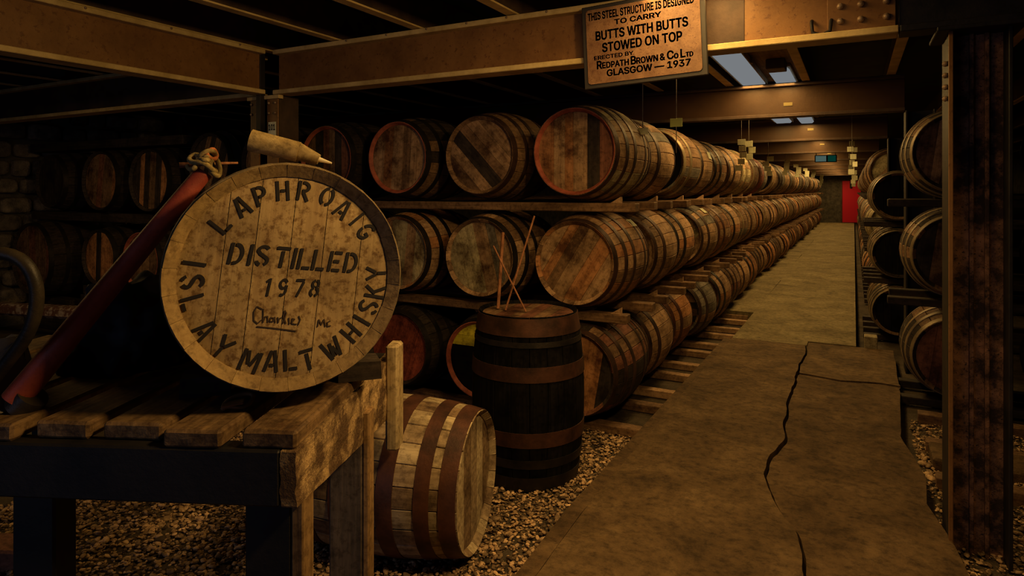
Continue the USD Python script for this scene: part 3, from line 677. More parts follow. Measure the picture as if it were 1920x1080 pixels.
# timber runners under every cask
c = stage.CreateClassPrim('/World/runner_pattern')
obj('timber', cbox(3.5, .085, .062, .005, (-1.75, 0, .031)), wd('brown', 'x'), c)
c1 = stage.CreateClassPrim('/World/ground_runner_pattern')
obj('timber', cbox(3.5, .085, .062, .005, (-1.75, 0, .031)), wd('tan', 'x'), c1)
c2 = stage.CreateClassPrim('/World/long_runner_pattern')
obj('timber', cbox(4.75, .10, .062, .005, (-2.375, 0, .031)), wd('brown', 'x'), c2)
RB = [z - .0635 for z in LEVELS]
for lev in range(3):
    n = 0
    for j in range(NROW):
        for q, dy in enumerate((.16, .70)):
            y = YF + PITCH * j + dy
            n += 1
            x = -1.37 + RNG.uniform(-.04, .07) + (.13 if lev == 0 else 0)
            if n <= 24: label, g = f'timber runner under the {TIER[lev]} tier left of the path, {ORD[n - 1]} from the near end', None
            else: label, g = f'far timber runner under the {TIER[lev]} tier left of the path', f'far timber runners under the {TIER[lev]} tier left of the path'
            copy_of('/World/long_runner_pattern' if j == 0 else '/World/ground_runner_pattern' if lev == 0 else '/World/runner_pattern', 'timber_runner', label, 'timber', (x, y, RB[lev]), 0, g)
# wedges by the aisle ends
wedge = trimesh.convex.convex_hull(np.array([(0, -.022, 0), (0, .022, 0), (.075, -.022, 0), (.075, .022, 0), (.075, -.022, .045), (.075, .022, .045)]))
c3 = stage.CreateClassPrim('/World/wedge_pattern')
obj('block', wedge, wd('tan', 'x'), c3)
for lev in (1, 2):
    for j in range(8):
        copy_of('/World/wedge_pattern', 'wooden_wedge', f'small wooden wedge against the {TIER[lev]} tier left of the path, {ORD[j]} from the near end', 'wedge', (XL + .225, YF + PITCH * j + .16, LEVELS[lev] - .001), 0)

# --- right-hand side
def right_cask(x, y, lev, label, small=False, **kw):
    if small: z = (-.04, .607, 1.252)[lev]
    else: z = LEVELS[lev] + .02
    t = thing('oak_cask', label, 'cask', (x, y, z)); build_cask(t, **kw); return t
RXC = .70
for lev, bd in enumerate((('redbrown', 'redbrown', 'tan'), ('dark', 'brown', 'orange', 'orange', 'orange', 'brown'), ('brown', 'tan', 'brown'))):  # orange boards in the middle head paint a lit patch
    right_cask(RXC, 6.30, lev, f'cask with tan hoops in the {TIER[lev]} tier right of the path, partly behind the column', staves=('brown', 'dark'), boards=bd, roll=8, hoop_mat='hoop_bright', seed=30 + lev)
    for i in (1, 2, 3):
        right_cask(RXC + .785 * i, 6.30 - .25 * i, lev, f'very dark cask in the {TIER[lev]} tier right of the column, {ORD[i]} from the path', staves=('dark',), boards=('dark', 'black', 'dark'), roll=5, hoop_mat='hoop_dark', seed=33 + lev + i * 5, segs=6)
    for q in range(2):
        right_cask(.44, 8.66 + .76 * q, lev, f'small cask with unlit head painted black, {TIER[lev]} tier right of the path, {("nearer" if q == 0 else "farther")} of two', small=True, Rb=.29, Rh=.255, L=.7, staves=('dark', 'brown'), boards=('black',), hoop_mat='hoop_bright', seed=50 + lev + q, segs=6)  # black boards put the unlit front into the colour
for lev in range(3):
    for j in range(26):
        y = 10.75 + .62 + PITCH * j
        s = (j * 3 + lev * 5 + 2) % 8
        if j < 6: label, g = f'oak cask, {TIER[lev]} tier right of path, {ORD[j]} beyond the small casks', None
        else: label, g = f'small far oak cask in the {TIER[lev]} tier right of the path', f'far casks in the {TIER[lev]} tier right of the path'
        copy_of(far_cls[s], 'oak_cask', label, 'cask', (.50 + (.55 if (y - Y1) % BAY < .6 or (y - Y1) % BAY > BAY - .6 else 0) + RNG.uniform(-.02, .02), y, LEVELS[lev] + .02), 0, g)
c4 = stage.CreateClassPrim('/World/right_runner_pattern')
obj('timber', cbox(3.4, .10, .06, .005, (1.7, 0, .03)), wd('dark', 'x'), c4)
for lev in range(3):
    for q, y in enumerate((6.03, 6.52)):
        copy_of('/World/right_runner_pattern', 'timber_runner', f'{("front" if q == 0 else "rear")} dark runner under the {TIER[lev]} tier of the near right-hand casks', 'timber', (.24 + .03 * q, y, (LEVELS[lev] + .02) - .061))
    for q, y in enumerate((8.48, 8.86, 9.24, 9.62)):
        copy_of('/World/right_runner_pattern', 'timber_runner', f'dark timber runner under the {TIER[lev]} tier of small casks, {ORD[q]} from near end', 'timber', (.10, y, (-.04, .607, 1.252)[lev] - .061))
    n = 0
    for j in range(26):
        for dy in (.35, .89):
            n += 1
            copy_of('/World/right_runner_pattern', 'timber_runner', f'far dark timber runner under the {TIER[lev]} tier right of the path', 'timber', (.14, 10.75 + PITCH * j + dy, (LEVELS[lev] + .02) - .061), 0, f'far timber runners under the {TIER[lev]} tier right of the path')
# rails on the ground at the right
for i, (y, nm) in enumerate(((4.45, 'nearest'), (5.05, 'second'), (5.65, 'third'))):
    tag(obj('ground_rail', bar((.42, y, GZ + .035), (3.2, y - .12, GZ + .035), .11, .08), wd('brown', 'x')), f'timber rail lying on the gravel right of the path, {nm} from the camera', 'timber')
tag(obj('concrete_kerb', cbox(2.9, .32, .10, .012, (1.88, 4.85, GZ + .03)), M['concrete_dark']), 'pale concrete strip behind the steel column on the right', 'kerb')
tag(obj('wooden_block', cbox(.12, .16, .14, .006, on_z(1633, 655, -.02) + (0, .1, .05)), wd('pale', 'x')), 'small pale wooden block at the right edge of the path by the small casks', 'block')

# ------------------------------------------------------------------ red door, exit sign, far wall
d = thing('door_1', None, None, (-.10, YB - .03, 0), kind='structure')
obj('door_leaf', cbox(.82, .05, 2.08, .006, (0, 0, 1.06)), M['door_red'], d)
obj('door_frame', cat(cbox(.07, .07, 2.16, .005, (-.45, 0, 1.1)), cbox(.07, .07, 2.16, .005, (.45, 0, 1.1)), cbox(.97, .07, .07, .005, (0, 0, 2.15))), M['beam_dark'], d)
obj('door_closer', cbox(.10, .07, .32, .01, (-.03, -.05, 1.9)), M['black_paint'], d)
obj('door_handle', cbox(.14, .05, .03, .008, (.3, -.05, 1.05)), M['rivet'], d)
ex = thing('exit_sign', 'green and white illuminated exit sign hanging far down the aisle', 'sign', (-.52, 14.95, 2.175))
obj('box', cbox(.42, .05, .15, .006, (0, 0, .1)), M['black_paint'], ex)
obj('white_panel', cbox(.20, .006, .12, .002, (-.09, -.028, .1)), M['exit_white'], ex)
obj('green_panel', cbox(.15, .006, .12, .002, (.115, -.028, .1)), M['exit_green'], ex)
obj('hanger', cat(cbox(.012, .012, .5, .002, (-.18, 0, .42)), cbox(.012, .012, .5, .002, (.18, 0, .42))), M['wire'], ex)

# ------------------------------------------------------------------ enamel sign on the first beam
SW, SH = .655, .435
sg = thing('enamel_sign', 'rusty orange sign board with black lettering hung on the first beam', 'sign', (-1.055, 3.535, 2.452), 0, None, None, 0, -2.4)
obj('back_board', cbox(SW + .055, .022, SH + .05, .004, (0, .014, 0)), M['sign_edge'], sg)
face = prism(sbox(-SW / 2 + .02, -SH / 2 + .02, SW / 2 - .02, SH / 2 - .02).buffer(.02, 6), .004)
TXZ = np.array([[1, 0, 0, 0], [0, 0, -1, 0], [0, 1, 0, 0], [0, 0, 0, 1.]])
face.apply_transform(TXZ); face.apply_translation((0, .001, 0))
obj('face', face, M['sign'], sg)
def flat_text(txt, x0, x1, zb, h, parent, y=-.003, mat='ink', caps=None):
    ms, x = [], 0.0
    for word in (caps or [(txt, 1.0)]):
        m = meshkit.text_mesh(word[0], word[1], .0012, True); m.apply_translation((x - m.bounds[0, 0], 0, 0)); x = m.bounds[1, 0] + word[2] if len(word) > 2 else m.bounds[1, 0] + .12; ms.append(m)
    m = cat(*ms)
    k = .028
    m = cat(*[m.copy().apply_translation((dx * k, dz * k * .6, 0)) for dx, dz in ((-1, -1), (1, -1), (-1, 1), (1, 1), (0, 0))]); b = m.bounds
    m.apply_translation((0, -b[0, 1], 0)); m.apply_transform(np.diag([1, 1 / (b[1, 1] - b[0, 1]), 1, 1])); b = m.bounds
    m.apply_transform(np.diag([(x1 - x0) / (b[1, 0] - b[0, 0]), h, 1, 1])); m.apply_translation((x0 - m.bounds[0, 0], 0, 0))
    m.apply_transform(TXZ); m.apply_translation((0, y - m.bounds[1, 1] + .0011, zb))
    return obj('lettering', m, M[mat], parent)
def SX(f): return -SW / 2 + f
def SZ(f): return SH / 2 - f
flat_text('THIS STEEL STRUCTURE IS DESIGNED', SX(.012), SX(.625), SZ(.064), .047, sg)
flat_text('TO CARRY', SX(.172), SX(.445), SZ(.108), .031, sg)
flat_text('BUTTS WITH BUTTS', SX(.056), SX(.59), SZ(.185), .056, sg)
flat_text('STOWED ON TOP', SX(.093), SX(.555), SZ(.258), .056, sg)
flat_text('ERECTED BY', SX(.042), SX(.278), SZ(.297), .024, sg)
flat_text('', SX(.056), SX(.61), SZ(.352), .050, sg, caps=[('R', 1, .06), ('EDPATH', .74, .3), ('B', 1, .06), ('ROWN', .74, .3), ('&', .8, .3), ('C', 1, .05), ('o', .8, .3), ('L', 1, .05), ('TD', .55, .1)])
flat_text('GLASGOW \u2014 1937', SX(.115), SX(.595), SZ(.400), .040, sg)

# ------------------------------------------------------------------ the bench
C0 = np.array([-.5887, 1.75])
bo = wr(C0[0], C0[1], GZ)
BANG = math.degrees(TH) - 4.2            # bench x axis (to the right along its front)
bench = thing('timber_bench', 'heavy timber bench with plank top carrying the lettered cask', 'bench', bo, BANG)
# bench axes: -x to the left along the front edge, +y away from the camera, origin below the near right corner
zt = .889 - GZ
obj('front_rail', cbox(2.25, .07, .155, .006, (-1.172, .035, zt - .0775)), M['table_black'], bench, label='front rail with its shade painted black')
eb = trimesh.convex.convex_hull(np.array([(x, y, z) for x in (-.044, 0) for y, z in ((.002, zt - .003), (.006, zt), (1.08, zt), (1.09, zt - .26), (.006, zt - .155), (.002, zt - .15))]))
eb = eb.subdivide().subdivide().subdivide().subdivide()
v = eb.vertices; eb.vertices = v + np.c_[(.012 * (meshkit.fbm(v * (1, 9, 30), 4, 5) - .5)), np.zeros(len(v)), np.zeros(len(v))]
obj('end_board', eb, M['worn_end'], bench, label='worn splintery end board')
obj('rear_rail', cbox(2.3, .06, .15, .006, (-1.15, 1.06, zt - .08)), M['table_black'], bench)
obj('leg', cbox(.135, .09, zt - .155, .006, (-.10, .09, (zt - .155) / 2)), M['table_black'], bench)
obj('leg_strip', cbox(.034, .08, zt - .155, .004, (-.0155, .085, (zt - .155) / 2)), M['leg_raw'], bench, label='light on the leg side painted as a strip')
obj('leg', cbox(.125, .07, zt - .10, .006, (-.0655, .635, (zt - .10) / 2)), M['leg_wood'], bench, label='grey worn leg')
obj('leg_strip', cbox(.022, .072, zt - .10, .004, (.009, .637, (zt - .10) / 2)), M['leg_raw'], bench, label='light on the leg edge painted as a strip')
obj('leg', cbox(.13, .09, zt - .155, .006, (-.80, .09, (zt - .155) / 2)), M['table_black'], bench)
obj('leg', cbox(.12, .08, zt - .155, .006, (-1.5, .95, (zt - .155) / 2)), M['table_black'], bench)
obj('cleat', cbox(.055, .10, .44, .01, (.022, .965, zt - .15)), M['splinter'], bench, label='pale splintered cleat')
pl = [(-.005, -.155), (-.215, -.165), (-.41, -.175), (-.625, -.16), (-.83, -.165), (-1.04, -.17), (-1.25, -.17), (-1.46, -.17)]
for i, (xr, w) in enumerate(pl):
    w = -w
    m = cbox(w, (.64 if i == 0 else 1.04) + .03 * math.sin(i * 2.1), .05, .008, (xr - w / 2, (.33 if i == 0 else .545) - .012 * math.sin(i * 1.7), zt + .025))
    m = m.subdivide().subdivide()
    v = m.vertices; m.vertices = v + .006 * (np.c_[meshkit.fbm(v * (14, 5, 14) + i * 3.7), meshkit.fbm(v * (14, 5, 14) + i * 5.1 + 50), meshkit.fbm(v * (12, 4, 12) + i * 2.9 + 90)] - .5)
    obj('plank', m, M['plank_raw'], bench)
PT = zt + .051 + GZ                                 # world height of the plank top
bx = np.array([math.cos(math.radians(BANG)), math.sin(math.radians(BANG)), 0]); by = np.array([-bx[1], bx[0], 0])
def bpt(x, y, z=0.0): return bo + bx * x + by * y + (0, 0, PT - GZ + z)

# ------------------------------------------------------------------ the lettered cask on the bench
HR, HB, HL = .338, .371, .86
hc = at_t(540, 519, 1.93)
AX, PIT = 21.0, 3.6                                            # its axis: degrees left of the camera's
ha = TH + math.radians(AX)
hx = np.array([-math.sin(ha) * math.cos(math.radians(PIT)), math.cos(ha) * math.cos(math.radians(PIT)), -math.sin(math.radians(PIT))])
hpos = hc + .43 * hx
hero = thing('oak_cask', 'lettered cask stencilled DISTILLED 1978 lying on the timber bench', 'cask', hpos - HB * np.array([-math.sin(ha) * math.sin(math.radians(PIT)), math.cos(ha) * math.sin(math.radians(PIT)), math.cos(math.radians(PIT))]), math.degrees(ha), rx=-PIT)
build_cask(hero, Rb=HB, Rh=HR, L=HL, N=26, segs=14, staves=('tan', 'brown'), stave_mats=[M['rim_gold']], head_mats=[M['head_gold']], nb=6, roll=6.5, hoop_mat='hoop_bright', seed=77,
           hoops=((-HL / 2 + .035, .03), (-HL / 2 + .085, .03), (-HL * .26, .05), (HL * .26, .05), (HL / 2 - .04, .05)), inset=.036, chime=(.031, .034), gap=(.0004, .0012))
# stencil letters: strokes in a box one high
def arc(cx, cy, rx, ry, a0, a1, n=9): return [(cx + rx * math.cos(math.radians(a)), cy + ry * math.sin(math.radians(a))) for a in np.linspace(a0, a1, n)]
GL = {
    'L': [[(.08, 1), (.08, 0)], [(.24, .07), (.6, .07)]],
    'A': [[(.06, 0), (.27, .97)], [(.39, 1), (.62, 0)], [(.25, .30), (.44, .30)]],
    'P': [[(.08, 1), (.08, 0)], [(.22, .93)] + arc(.30, .70, .24, .23, 90, -90) + [(.22, .47)]],
    'H': [[(.08, 1), (.08, 0)], [(.56, 1), (.56, 0)], [(.22, .5), (.44, .5)]],
    'R': [[(.08, 1), (.08, 0)], [(.22, .93)] + arc(.30, .72, .24, .21, 90, -90) + [(.24, .51)], [(.30, .44), (.56, 0)]],
    'O': [arc(.32, .5, .25, .43, 100, 260, 14), arc(.36, .5, .25, .43, 80, -80, 14)],
    'I': [[(.12, 1), (.12, 0)]],
    'G': [arc(.34, .5, .27, .43, 55, 170, 10), arc(.34, .5, .27, .43, 190, 320, 10) + [(.56, .42), (.36, .42)]],
    'D': [[(.08, 1), (.08, 0)], [(.22, .93)] + arc(.28, .5, .29, .43, 90, -90, 12) + [(.22, .07)]],
    'S': [arc(.32, .72, .24, .22, 30, 180, 9) + [(.20, .58), (.44, .44)] + arc(.32, .28, .24, .22, 20, -60, 7), arc(.32, .28, .24, .22, 190, 255, 6)],
    'T': [[(0, .93), (.62, .93)], [(.31, .80), (.31, 0)]],
    'E': [[(.08, 1), (.08, 0)], [(.22, .93), (.58, .93)], [(.22, .5), (.50, .5)], [(.22, .07), (.58, .07)]],
    'Y': [[(.02, 1), (.27, .52)], [(.62, 1), (.36, .52)], [(.32, .46), (.32, 0)]],
    'M': [[(.06, 0), (.06, 1)], [(.20, .95), (.36, .35)], [(.66, .95), (.46, .3)], [(.76, 1), (.76, 0)]],
    'W': [[(.02, 1), (.18, 0)], [(.28, .1), (.40, .8)], [(.52, .1), (.44, .6)], [(.80, 1), (.60, 0)]],
    'K': [[(.08, 1), (.08, 0)], [(.22, .48), (.56, 1)], [(.30, .55), (.60, 0)]],
    '1': [[(.26, 1), (.26, 0)], [(.05, .80), (.18, .92)]],
    '9': [arc(.32, .70, .22, .24, 20, 340, 14), [(.54, .62), (.54, .40)] + arc(.32, .32, .22, .25, 0, -120, 7)],
    '7': [[(.04, .93), (.60, .93)], [(.56, .84), (.26, 0)]],
    '8': [arc(.32, .73, .20, .20, 100, 260, 9), arc(.34, .73, .20, .20, 80, -80, 9), arc(.32, .28, .24, .22, 105, 255, 9), arc(.34, .28, .24, .22, 75, -75, 9)],
}
def glyph(ch, w=.150):
    return unary_union([LineString(s).buffer(w / 2, cap_style=2, join_style=1) for s in GL[ch]])
from shapely import affinity
def put(ch, dx, dy, h, ang, sxf=1.0, skew=0.0):
    """letter centred at crop offset dx, dy (pixels of the measured head, y down), turned ang degrees clockwise."""
    g = glyph(ch); b = g.bounds
    g = affinity.translate(g, -(b[0] + b[2]) / 2, -.5)
    g = affinity.scale(g, h * sxf, h, origin=(0, 0))
    if skew: g = affinity.skew(g, xs=skew, origin=(0, 0))
    g = affinity.rotate(g, -ang, origin=(0, 0))
    return affinity.translate(g, dx, -dy)
PXM = HR / 533.0
def lettering(shapes, name='letter', mat='ink', lift=.0022):
    if name == 'letter' and len(shapes) > 1:
        return [lettering([g]) for g in shapes]
    g = affinity.scale(unary_union(shapes), PXM, PXM, origin=(0, 0)).simplify(.0002)
    m = prism(g, .0012)
    m.apply_transform(TXZ); m.apply_translation((0, -HL / 2 + .036 - lift, HB))
    return obj(name, m, M[mat], hero, label=None)
cx, cy = 508, 540
def ring(txt, pts, h, outward):
    out = []
    for ch, (x, y) in zip(txt, pts):
        dx, dy = x - cx, y - cy
        a = math.degrees(math.atan2(dx, -dy))               # clockwise from the top
        out.append(put(ch, dx, dy, h, a if outward else a + 180))
    return out
lettering(ring('LAPHROAIG', [(212, 283), (305, 202), (388, 152), (487, 128), (585, 130), (695, 157), (770, 220), (840, 268), (883, 333)], 96, True))
lettering(ring('ISLAY', [(104, 463), (97, 545), (100, 640), (150, 768), (225, 852)], 100, False))
lettering(ring('MALT', [(342, 928), (438, 936), (520, 938), (600, 944)], 100, False))
lettering(ring('WHISKY', [(715, 902), (805, 832), (858, 775), (893, 710), (925, 635), (932, 545)], 98, False))
w = []
for i, ch in enumerate('DISTILLED'):
    x = (283, 344, 398, 485, 540, 588, 655, 730, 808)[i]
    w.append(put(ch, x - cx, 424 + (x - 283) * .120 - cy, 100, 6.5, 1.0, 6))
lettering(w)
w = []
for i, ch in enumerate('1978'):
    x = (418, 488, 563, 635)[i]
    w.append(put(ch, x - cx, 588 + (x - 418) * .07 - cy, 84, 4.5, .82, 8))
lettering(w)
sig = [[(395, 690), (372, 676), (358, 700), (358, 740), (374, 756), (392, 740)], [(400, 690), (398, 752), (408, 726), (418, 726), (420, 752)], [(446, 736), (432, 732), (428, 750), (442, 752), (450, 732), (452, 756)],
       [(464, 734), (466, 758), (470, 740), (482, 736)], [(488, 762), (502, 716), (496, 704), (488, 730), (500, 764)], [(514, 740), (516, 768)], [(526, 762), (540, 748), (530, 744), (528, 768), (548, 772)], [(560, 735), (566, 752), (556, 776)],
       [(372, 770), (440, 782), (545, 804)], [(646, 790), (652, 758), (664, 782), (676, 758), (682, 792)], [(704, 768), (692, 774), (692, 792), (706, 792)]]
lettering([LineString([(x - cx, -(y - cy)) for x, y in s]).buffer(2.6) for s in sig], 'signature', 'pencil')
# chocks that hold it
chk = trimesh.convex.convex_hull(np.array([(0, 0, 0), (.24, 0, 0), (0, .12, 0), (.24, .12, 0), (.0, 0, .075), (.10, 0, .105), (.235, 0, .10), (0, .12, .075), (.10, .12, .105), (.235, .12, .10)])) .apply_transform(np.diag([.62, 1, .62, 1]))
def by_hero(dx, dy, z=0):                                # cask axes: x right, y along its axis, z up from the plank top
    c, s = math.cos(ha), math.sin(ha)
    return np.array([hpos[0] + c * dx - s * dy, hpos[1] + s * dx + c * dy, PT + z])
for dx, dy, fl, nm in ((.17, -.20, 0, 'right'), (-.17, -.20, 1, 'left')):
    mm = chk.copy()
    if fl: mm.apply_transform(np.diag([-1, 1, 1, 1])); mm.invert()
    t = thing('wooden_chock', f'rough wooden chock wedged under the {nm} side of the lettered cask', 'chock', by_hero(dx, dy), math.degrees(ha))
    obj('block', mm, wd('dark', 'x'), t)
# mallet lying on the cask
top = hc[2] + .34
A, Bp = at_t(470, 263, 2.10), at_t(560, 285, 2.13); Cp, Dp = at_t(598, 299, 2.14), at_t(622, 306, 2.145)
ml = thing('wooden_mallet', 'tapered wooden bung tool with a pale tip lying on top of the lettered cask', 'tool')
def cone(p, q, r0, r1, n=18):
    return tube(np.linspace(p, q, 6), np.linspace(r0, r1, 6), n)
obj('handle', cone(A, Bp, .037, .034), M['tool'], ml, smooth=35)
obj('neck', cone(Bp, Cp, .031, .017), M['tool'], ml, smooth=35)
obj('tip', cone(Cp, Dp, .009, .003), M['tip'], ml, smooth=35)
# red pole, rope knot, thin rod
pole_a, pole_b = at_t(383, 322, 2.16), bpt(-1.14, .10, .035)
pole_b = at_t(28, 772, 1.93); pole_b[2] = PT + .03
rp = thing('red_pole', 'red-painted pole leaning from the bench top up to the lettered cask', 'pole')
obj('shaft', cone(pole_b, pole_a, .040, .029), M['pole'], rp, smooth=35)
obj('collar', cone(at_t(62, 740, 1.94), at_t(40, 765, 1.94), .046, .048), M['rubber'], rp, smooth=35)
rpk = thing('rope_knot', 'knotted jute rope tied over the upper end of the red pole', 'rope')
def kn(l): return [at_t(u, v, 2.16 + d) for u, v, d in l]
obj('loop', tube(curve(kn([(352, 312, .0), (372, 300, -.03), (366, 290, -.01), (356, 296, -.02), (362, 304, -.04), (380, 305, -.05), (396, 316, -.03), (404, 322, .0), (398, 308, .03), (386, 300, -.05), (374, 303, .03), (392, 310, .04)]), 60), .0085, 8), M['rope'], rpk, smooth=True)
obj('loop', tube(curve(kn([(378, 296, .0), (384, 286, -.03), (394, 283, -.02), (403, 288, .0), (400, 300, .02), (390, 294, -.03), (380, 300, -.02)]), 36), .0085, 8), M['rope'], rpk, smooth=True)
obj('loop', tube(curve(kn([(392, 284, -.02), (402, 282, .0), (406, 292, .01), (396, 298, -.02), (388, 289, -.03)]), 24), .0075, 8), M['rope_red'], rpk, smooth=True, label='orange cord')
obj('tail', tube(curve(kn([(398, 300, -.02), (398, 322, -.02), (408, 330, 0), (412, 318, .02), (400, 296, .02)]), 24), .0085, 8), M['rope'], rpk, smooth=True)
tag(obj('thin_rod', tube([at_t(336, 310, 2.18), at_t(390, 307, 2.22), at_t(446, 305.5, 2.28)], [.010, .006, .004], 8), M['rod'], smooth=True), 'thin wooden rod passing behind the rope knot onto the lettered cask', 'rod')
# small folded leather strap and dark things on the bench
lp = thing('leather_strap', 'small folded leather strap lying on the planks before the lettered cask', 'strap')
q0 = on_z(416, 772, PT); q1 = on_z(458, 768, PT)
obj('strap', tube(curve([q0 + (0, 0, .004), q0 * .5 + q1 * .5 + (0, 0, .012), q1 + (0, 0, .008), q1 + (-.01, .04, .03), q0 + (0, .05, .032), q0 + (0, .01, .012)], 28), .007, 6), M['leather'], lp, smooth=True)
obj('flap', bar(q0 + (0, 0, .02), q1 + (0, 0, .026), .045, .006, .002), M['leather'], lp)
# dark tarpaulin heap
def heap(name, label, catg, c, size, mat, seed, n=26, rz=0, amp=.35):
    m = trimesh.creation.icosphere(subdivisions=4, radius=1.0)
    v = m.vertices; n1 = meshkit.fbm(v * 2.1 + seed, 4, seed)
    v = v * (1 + amp * (n1 - .5) * 2)[:, None]
    rid = np.abs(meshkit.fbm(v * 3.3 + seed * 2, 3, seed + 4) - .5)
    v = v * (1 - .22 * rid)[:, None]
    v[:, 2] = np.maximum(v[:, 2], -.0)
    m.vertices = v * size
    m.apply_transform(trimesh.transformations.rotation_matrix(math.radians(rz), (0, 0, 1))); m.apply_translation(c)
    return tag(obj(name, m, mat, smooth=60), label, catg)
heap('tarpaulin', 'crumpled black tarpaulin heaped on the bench left of the lettered cask', 'tarpaulin', bpt(-.96, .70), (.23, .26, .30), M['tarp'], 3, rz=BANG)
hs = thing('rubber_hose', 'thick black hose looped at the left edge above the bench', 'hose')
hp = [(-60, 500), (-25, 480), (10, 476), (45, 492), (66, 530), (68, 575), (52, 625), (22, 668), (-20, 720), (-70, 760)]
obj('loop', tube(curve([at_t(u, v, 1.84 + .0012 * i * i) for i, (u, v) in enumerate(hp)], 40), .019, 12), M['rubber'], hs, smooth=True)
cv = thing('canvas_hood', 'grey peaked canvas hood at the left edge behind the black hose', 'cloth')
apex = at_t(42, 628, 2.15)
ring_pts = [at_t(*p) for p in ((-60, 720, 1.95), (10, 735, 1.9), (62, 700, 2.05), (60, 690, 2.35), (0, 690, 2.5), (-80, 700, 2.4))]
rr = curve(ring_pts + [ring_pts[0]], 25)[:-1]; rr[:, 2] = PT + .005
V = [apex]; F = []
for k, f in enumerate((.12, .45, .8, 1.0)):
    for i, pt in enumerate(rr): V.append(apex + (pt - apex) * f + np.array([0, 0, .02 * math.sin(i * 1.3 + k)]) * (k < 3))
nr = len(rr)
for i in range(nr): F.append((0, 1 + i, 1 + (i + 1) % nr))
for k in range(3):
    for i in range(nr):
        a, b = 1 + k * nr + i, 1 + k * nr + (i + 1) % nr; c_, d_ = a + nr, b + nr
        F += [(a, c_, b), (b, c_, d_)]
F += [(1 + 3 * nr, 1 + 3 * nr + (i + 1), 1 + 3 * nr + i) for i in range(1, nr - 1)]
m = trimesh.Trimesh(V, F, process=False); trimesh.repair.fix_normals(m)
obj('cloth', m, M['canvas'], cv, smooth=40)

# ------------------------------------------------------------------ casks in front of the stow
# cask lying on the gravel, head towards the path
gh = at_t(880, 895, 3.0)
GL_, GR, GB = .86, .315, .36
gx = gh[0] - GL_ / 2 * math.cos(math.radians(14)); gy = gh[1] - GL_ / 2 * math.sin(math.radians(14)) + .02
gc = thing('oak_cask', 'pale-staved cask with broad brown hoops lying on the gravel beside the bench', 'cask', (gx + .028, gy + .014, GZ), 104)
build_cask(gc, Rb=GB, Rh=GR, L=GL_, N=24, segs=12, stave_mats=[M['stave_pale'], M['stave_mid'], M['stave_pale'], M['stave_brown'], M['stave_mid']], head_mats=[M['stave_mid'], M['stave_pale'], M['stave_brown']], roll=0, nb=6, hoop_mat='hoop_red', seed=88,
           hoops=((-.388, .072), (-.278, .066), (-.113, .075), (.113, .075), (.278, .066), (.388, .072)))
# standing cask
sp = on_z(1008, 922, GZ)
SB = .345
scx = wr((990 - 960) / FPX * 3.95, 3.95, GZ)
sc_ = thing('oak_cask', 'dark weathered cask standing upright on the gravel with thin rods on its lid', 'cask', scx, 28)
build_cask(sc_, Rb=SB, Rh=.300, L=1.0, N=20, segs=10, staves=('black',), boards=('brown', 'redbrown'), roll=20, hoop_mat='hoop_dark', standing=True, seed=91,
           hoops=((-.345, .03), (.33, .05), (.45, .08)), inset=.02)
for s0, w in ((-.44, .10), (-.18, .085), (.19, .085)):
    m = hoop_mesh(1.0, SB, .300, s0, w); m.apply_transform(np.array([[1, 0, 0, 0], [0, 0, 1, 0], [0, -1, 0, .5], [0, 0, 0, 1.]]))
    obj('hoop', m, M['hoop_brown'], sc_, smooth=40, label='red-brown rusted hoop')
lid = GZ + 1.0 - .019
for (u0, v0, t0), (u1, v1), r, lb in (((948, 572, 3.95), (1002, 405), .0065, 'long thin reddish rod leaning right from the standing cask lid'),
                                       ((986, 572, 3.9), (925, 461), .0055, 'pale thin rod leaning left from the standing cask lid'),
                                       ((934, 572, 4.0), (943, 436), .011, 'orange cask reflection built as a short reddish rod behind the standing cask')):  # third rod is an orange reflection off a cask flank, made solid
    a = at_t(u0, v0, t0); a[2] = lid + .006
    b = at_t(u1, v1, t0 + .12)
    tag(obj('dip_rod', tube([a, (a + b) / 2, b], r, 8), M['rod'], smooth=True), lb, 'rod')

# ------------------------------------------------------------------ hanging cards along the aisle
def cards(x, y, z0, z1, lst, label, yellow=False):
    t = thing('hanging_cards', label, 'card', (x, y, z0))
    top = 2.715 if False else 2.98
    obj('wire', tube([(0, 0, 0), (0, 0, (top - z0) / 2), (0, 0, top - z0)], .0035, 6), M['wire'], t)
    for i, (dx, z, w, h) in enumerate(lst):
        obj('card', cbox(w, .004, h, .001, (dx, -.004 - .002 * i, z - z0), rz=float(RNG.uniform(-25, 25))), M['card_yellow' if yellow else 'card'], t)
q = on_y(1268, 230, 5.35); cards(q[0], 5.35, q[2] - .25, 0, [(0, q[2], .10, .07)], 'yellow-green card on a wire above the second top cask', True)
q = on_y(1205, 246, 4.75); cards(q[0], 4.75, q[2] - .06, 0, [(0, q[2], .085, .05)], 'small dark-wired card above the first top cask at the aisle')
for k, (u, v, y, n) in enumerate(((1390, 285, 8.85, 5), (1404, 288, 9.05, 3), (1440, 312, 12.0, 4), (1473, 314, 15.2, 4), (1495, 320, 18.2, 4), (1512, 326, 21.5, 3), (1526, 328, 25.5, 3), (1539, 336, 30.0, 5))):
    q = on_y(u, v, y)
    s = 1 + .05 * k
    cards(q[0], y, q[2] - .16, 0, [(RNG.uniform(-.04, .04), q[2] + .13 - .085 * i, .10 * s, .075 * s) for i in range(n)], f'string of white stock cards hanging above the left-hand casks, {ORD[k]} along the aisle')
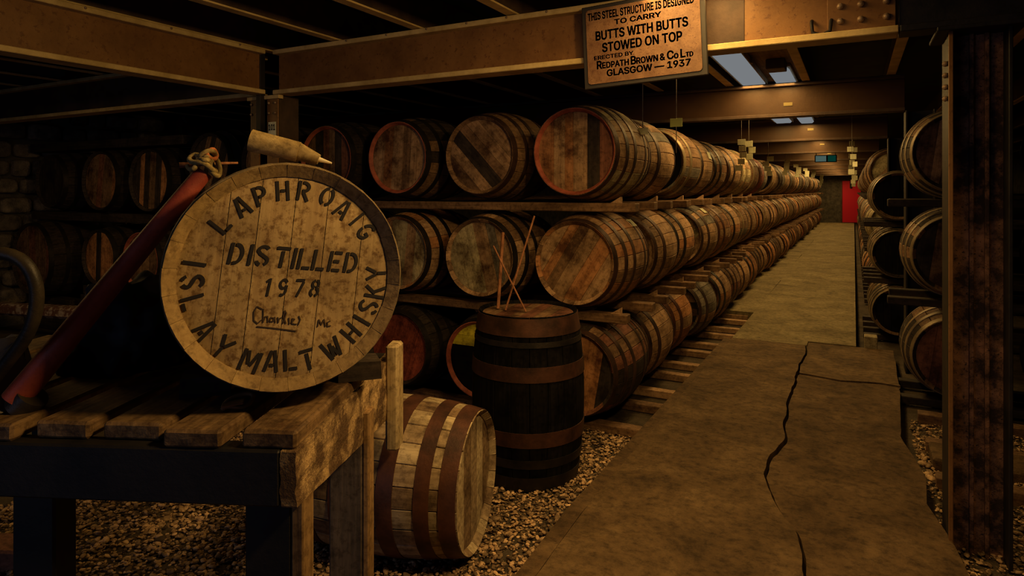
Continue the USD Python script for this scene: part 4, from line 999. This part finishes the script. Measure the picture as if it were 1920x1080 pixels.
for k, y in enumerate((10.6, 12.7, 15.0, 18.0, 22.0, 27.0)):
    q = on_y(1612 - k * .8, (300, 286, 318, 310, 330, 338)[k], y)
    cards(min(-.02, q[0] - .1), y, q[2] - .16, 0, [(RNG.uniform(-.04, .04), q[2] + .16 - .11 * i, .08 + .01 * k, .075 + .01 * k) for i in range(4)], f'string of white stock cards hanging by the right-hand casks, {ORD[k]} along the aisle')
def pinned(j, lev, s0, ang, w, h, label):
    r = .36 - (.36 - .295) * abs(2 * s0 / .86) ** 2 + .004
    a = math.radians(ang)
    m = cbox(.004, w, h, .001); m.apply_transform(trimesh.transformations.rotation_matrix(-a, (0, 1, 0)))
    m.apply_translation((CX[j, lev][0] + r * math.cos(a), CX[j, lev][1] + s0, LEVELS[lev] + .36 + r * math.sin(a)))
    tag(obj('stock_card', m, M['card']), label, 'card')
CX[0, 1] = (XL, YF + .43)
pinned(0, 1, .16, 48, .11, .075, 'small white stock card on the first middle cask at the aisle')
pinned(3, 2, .05, 20, .15, .085, 'small white stock card on the third top cask along the aisle')
pinned(3, 1, .0, 52, .15, .08, 'small white stock card on the third middle cask along the aisle')

# ------------------------------------------------------------------ far left odds and ends
for q, y in enumerate((4.4, 5.0)):
    tag(obj('timber_block', cbox(1.0, .14, pf[2] - .49 - GZ - .004, .004, (pf[0], y, (pf[2] - .49 + GZ) / 2 - .002)), wd('dark', 'x')), f'{("front", "rear")[q]} dark block under the large cask at the left edge', 'block')
zb = pa[2] - .37; zm = pd[2] - .36
for q, y in enumerate((4.37, 4.91)):
    tag(obj('timber_runner', cbox(3.0, .10, .10, .004, (-7.7, y, zb - .052)), wd('dark', 'x')), f'{("front", "rear")[q]} dark runner under the top casks at far left', 'timber')
    tag(obj('timber_runner', cbox(1.9, .10, .10, .004, (-7.1, y, zm - .052)), wd('dark', 'x')), f'{("front", "rear")[q]} dark runner under the middle casks at far left', 'timber')
    for w_, x in enumerate((-7.95, -7.1, -6.3)):
        tag(obj('timber_post', cbox(.2, .16, zm - .104 - GZ, .004, (x, y, (zm - .104 + GZ) / 2)), wd('dark', 'z')), f'{("front", "rear")[q]} dark post under the far left runners, {ORD[w_]} from the stone wall', 'post')
a, b = on_y(-60, 575, 3.75), on_y(215, 590, 3.95)
tag(obj('flaking_timber', bar(a, b, .16, .13, .03), M['flaky']), 'red-brown timber with flaking white paint lying at far left below the casks', 'timber')
tag(obj('loose_plank', bar((-9.3, 4.5, pa[2] + .43), (-6.25, 4.5, pa[2] + .43), .30, .10), wd('dark', 'x')), 'dark plank lying across the top of the far left casks', 'timber')
tag(obj('timber_baulk', cbox(.5, .16, .10, .01, on_z(-20, 1055, GZ) + (0, 0, .05), rz=25), wd('redbrown', 'x')), 'red-brown timber baulk on the gravel at the lower left corner', 'timber')
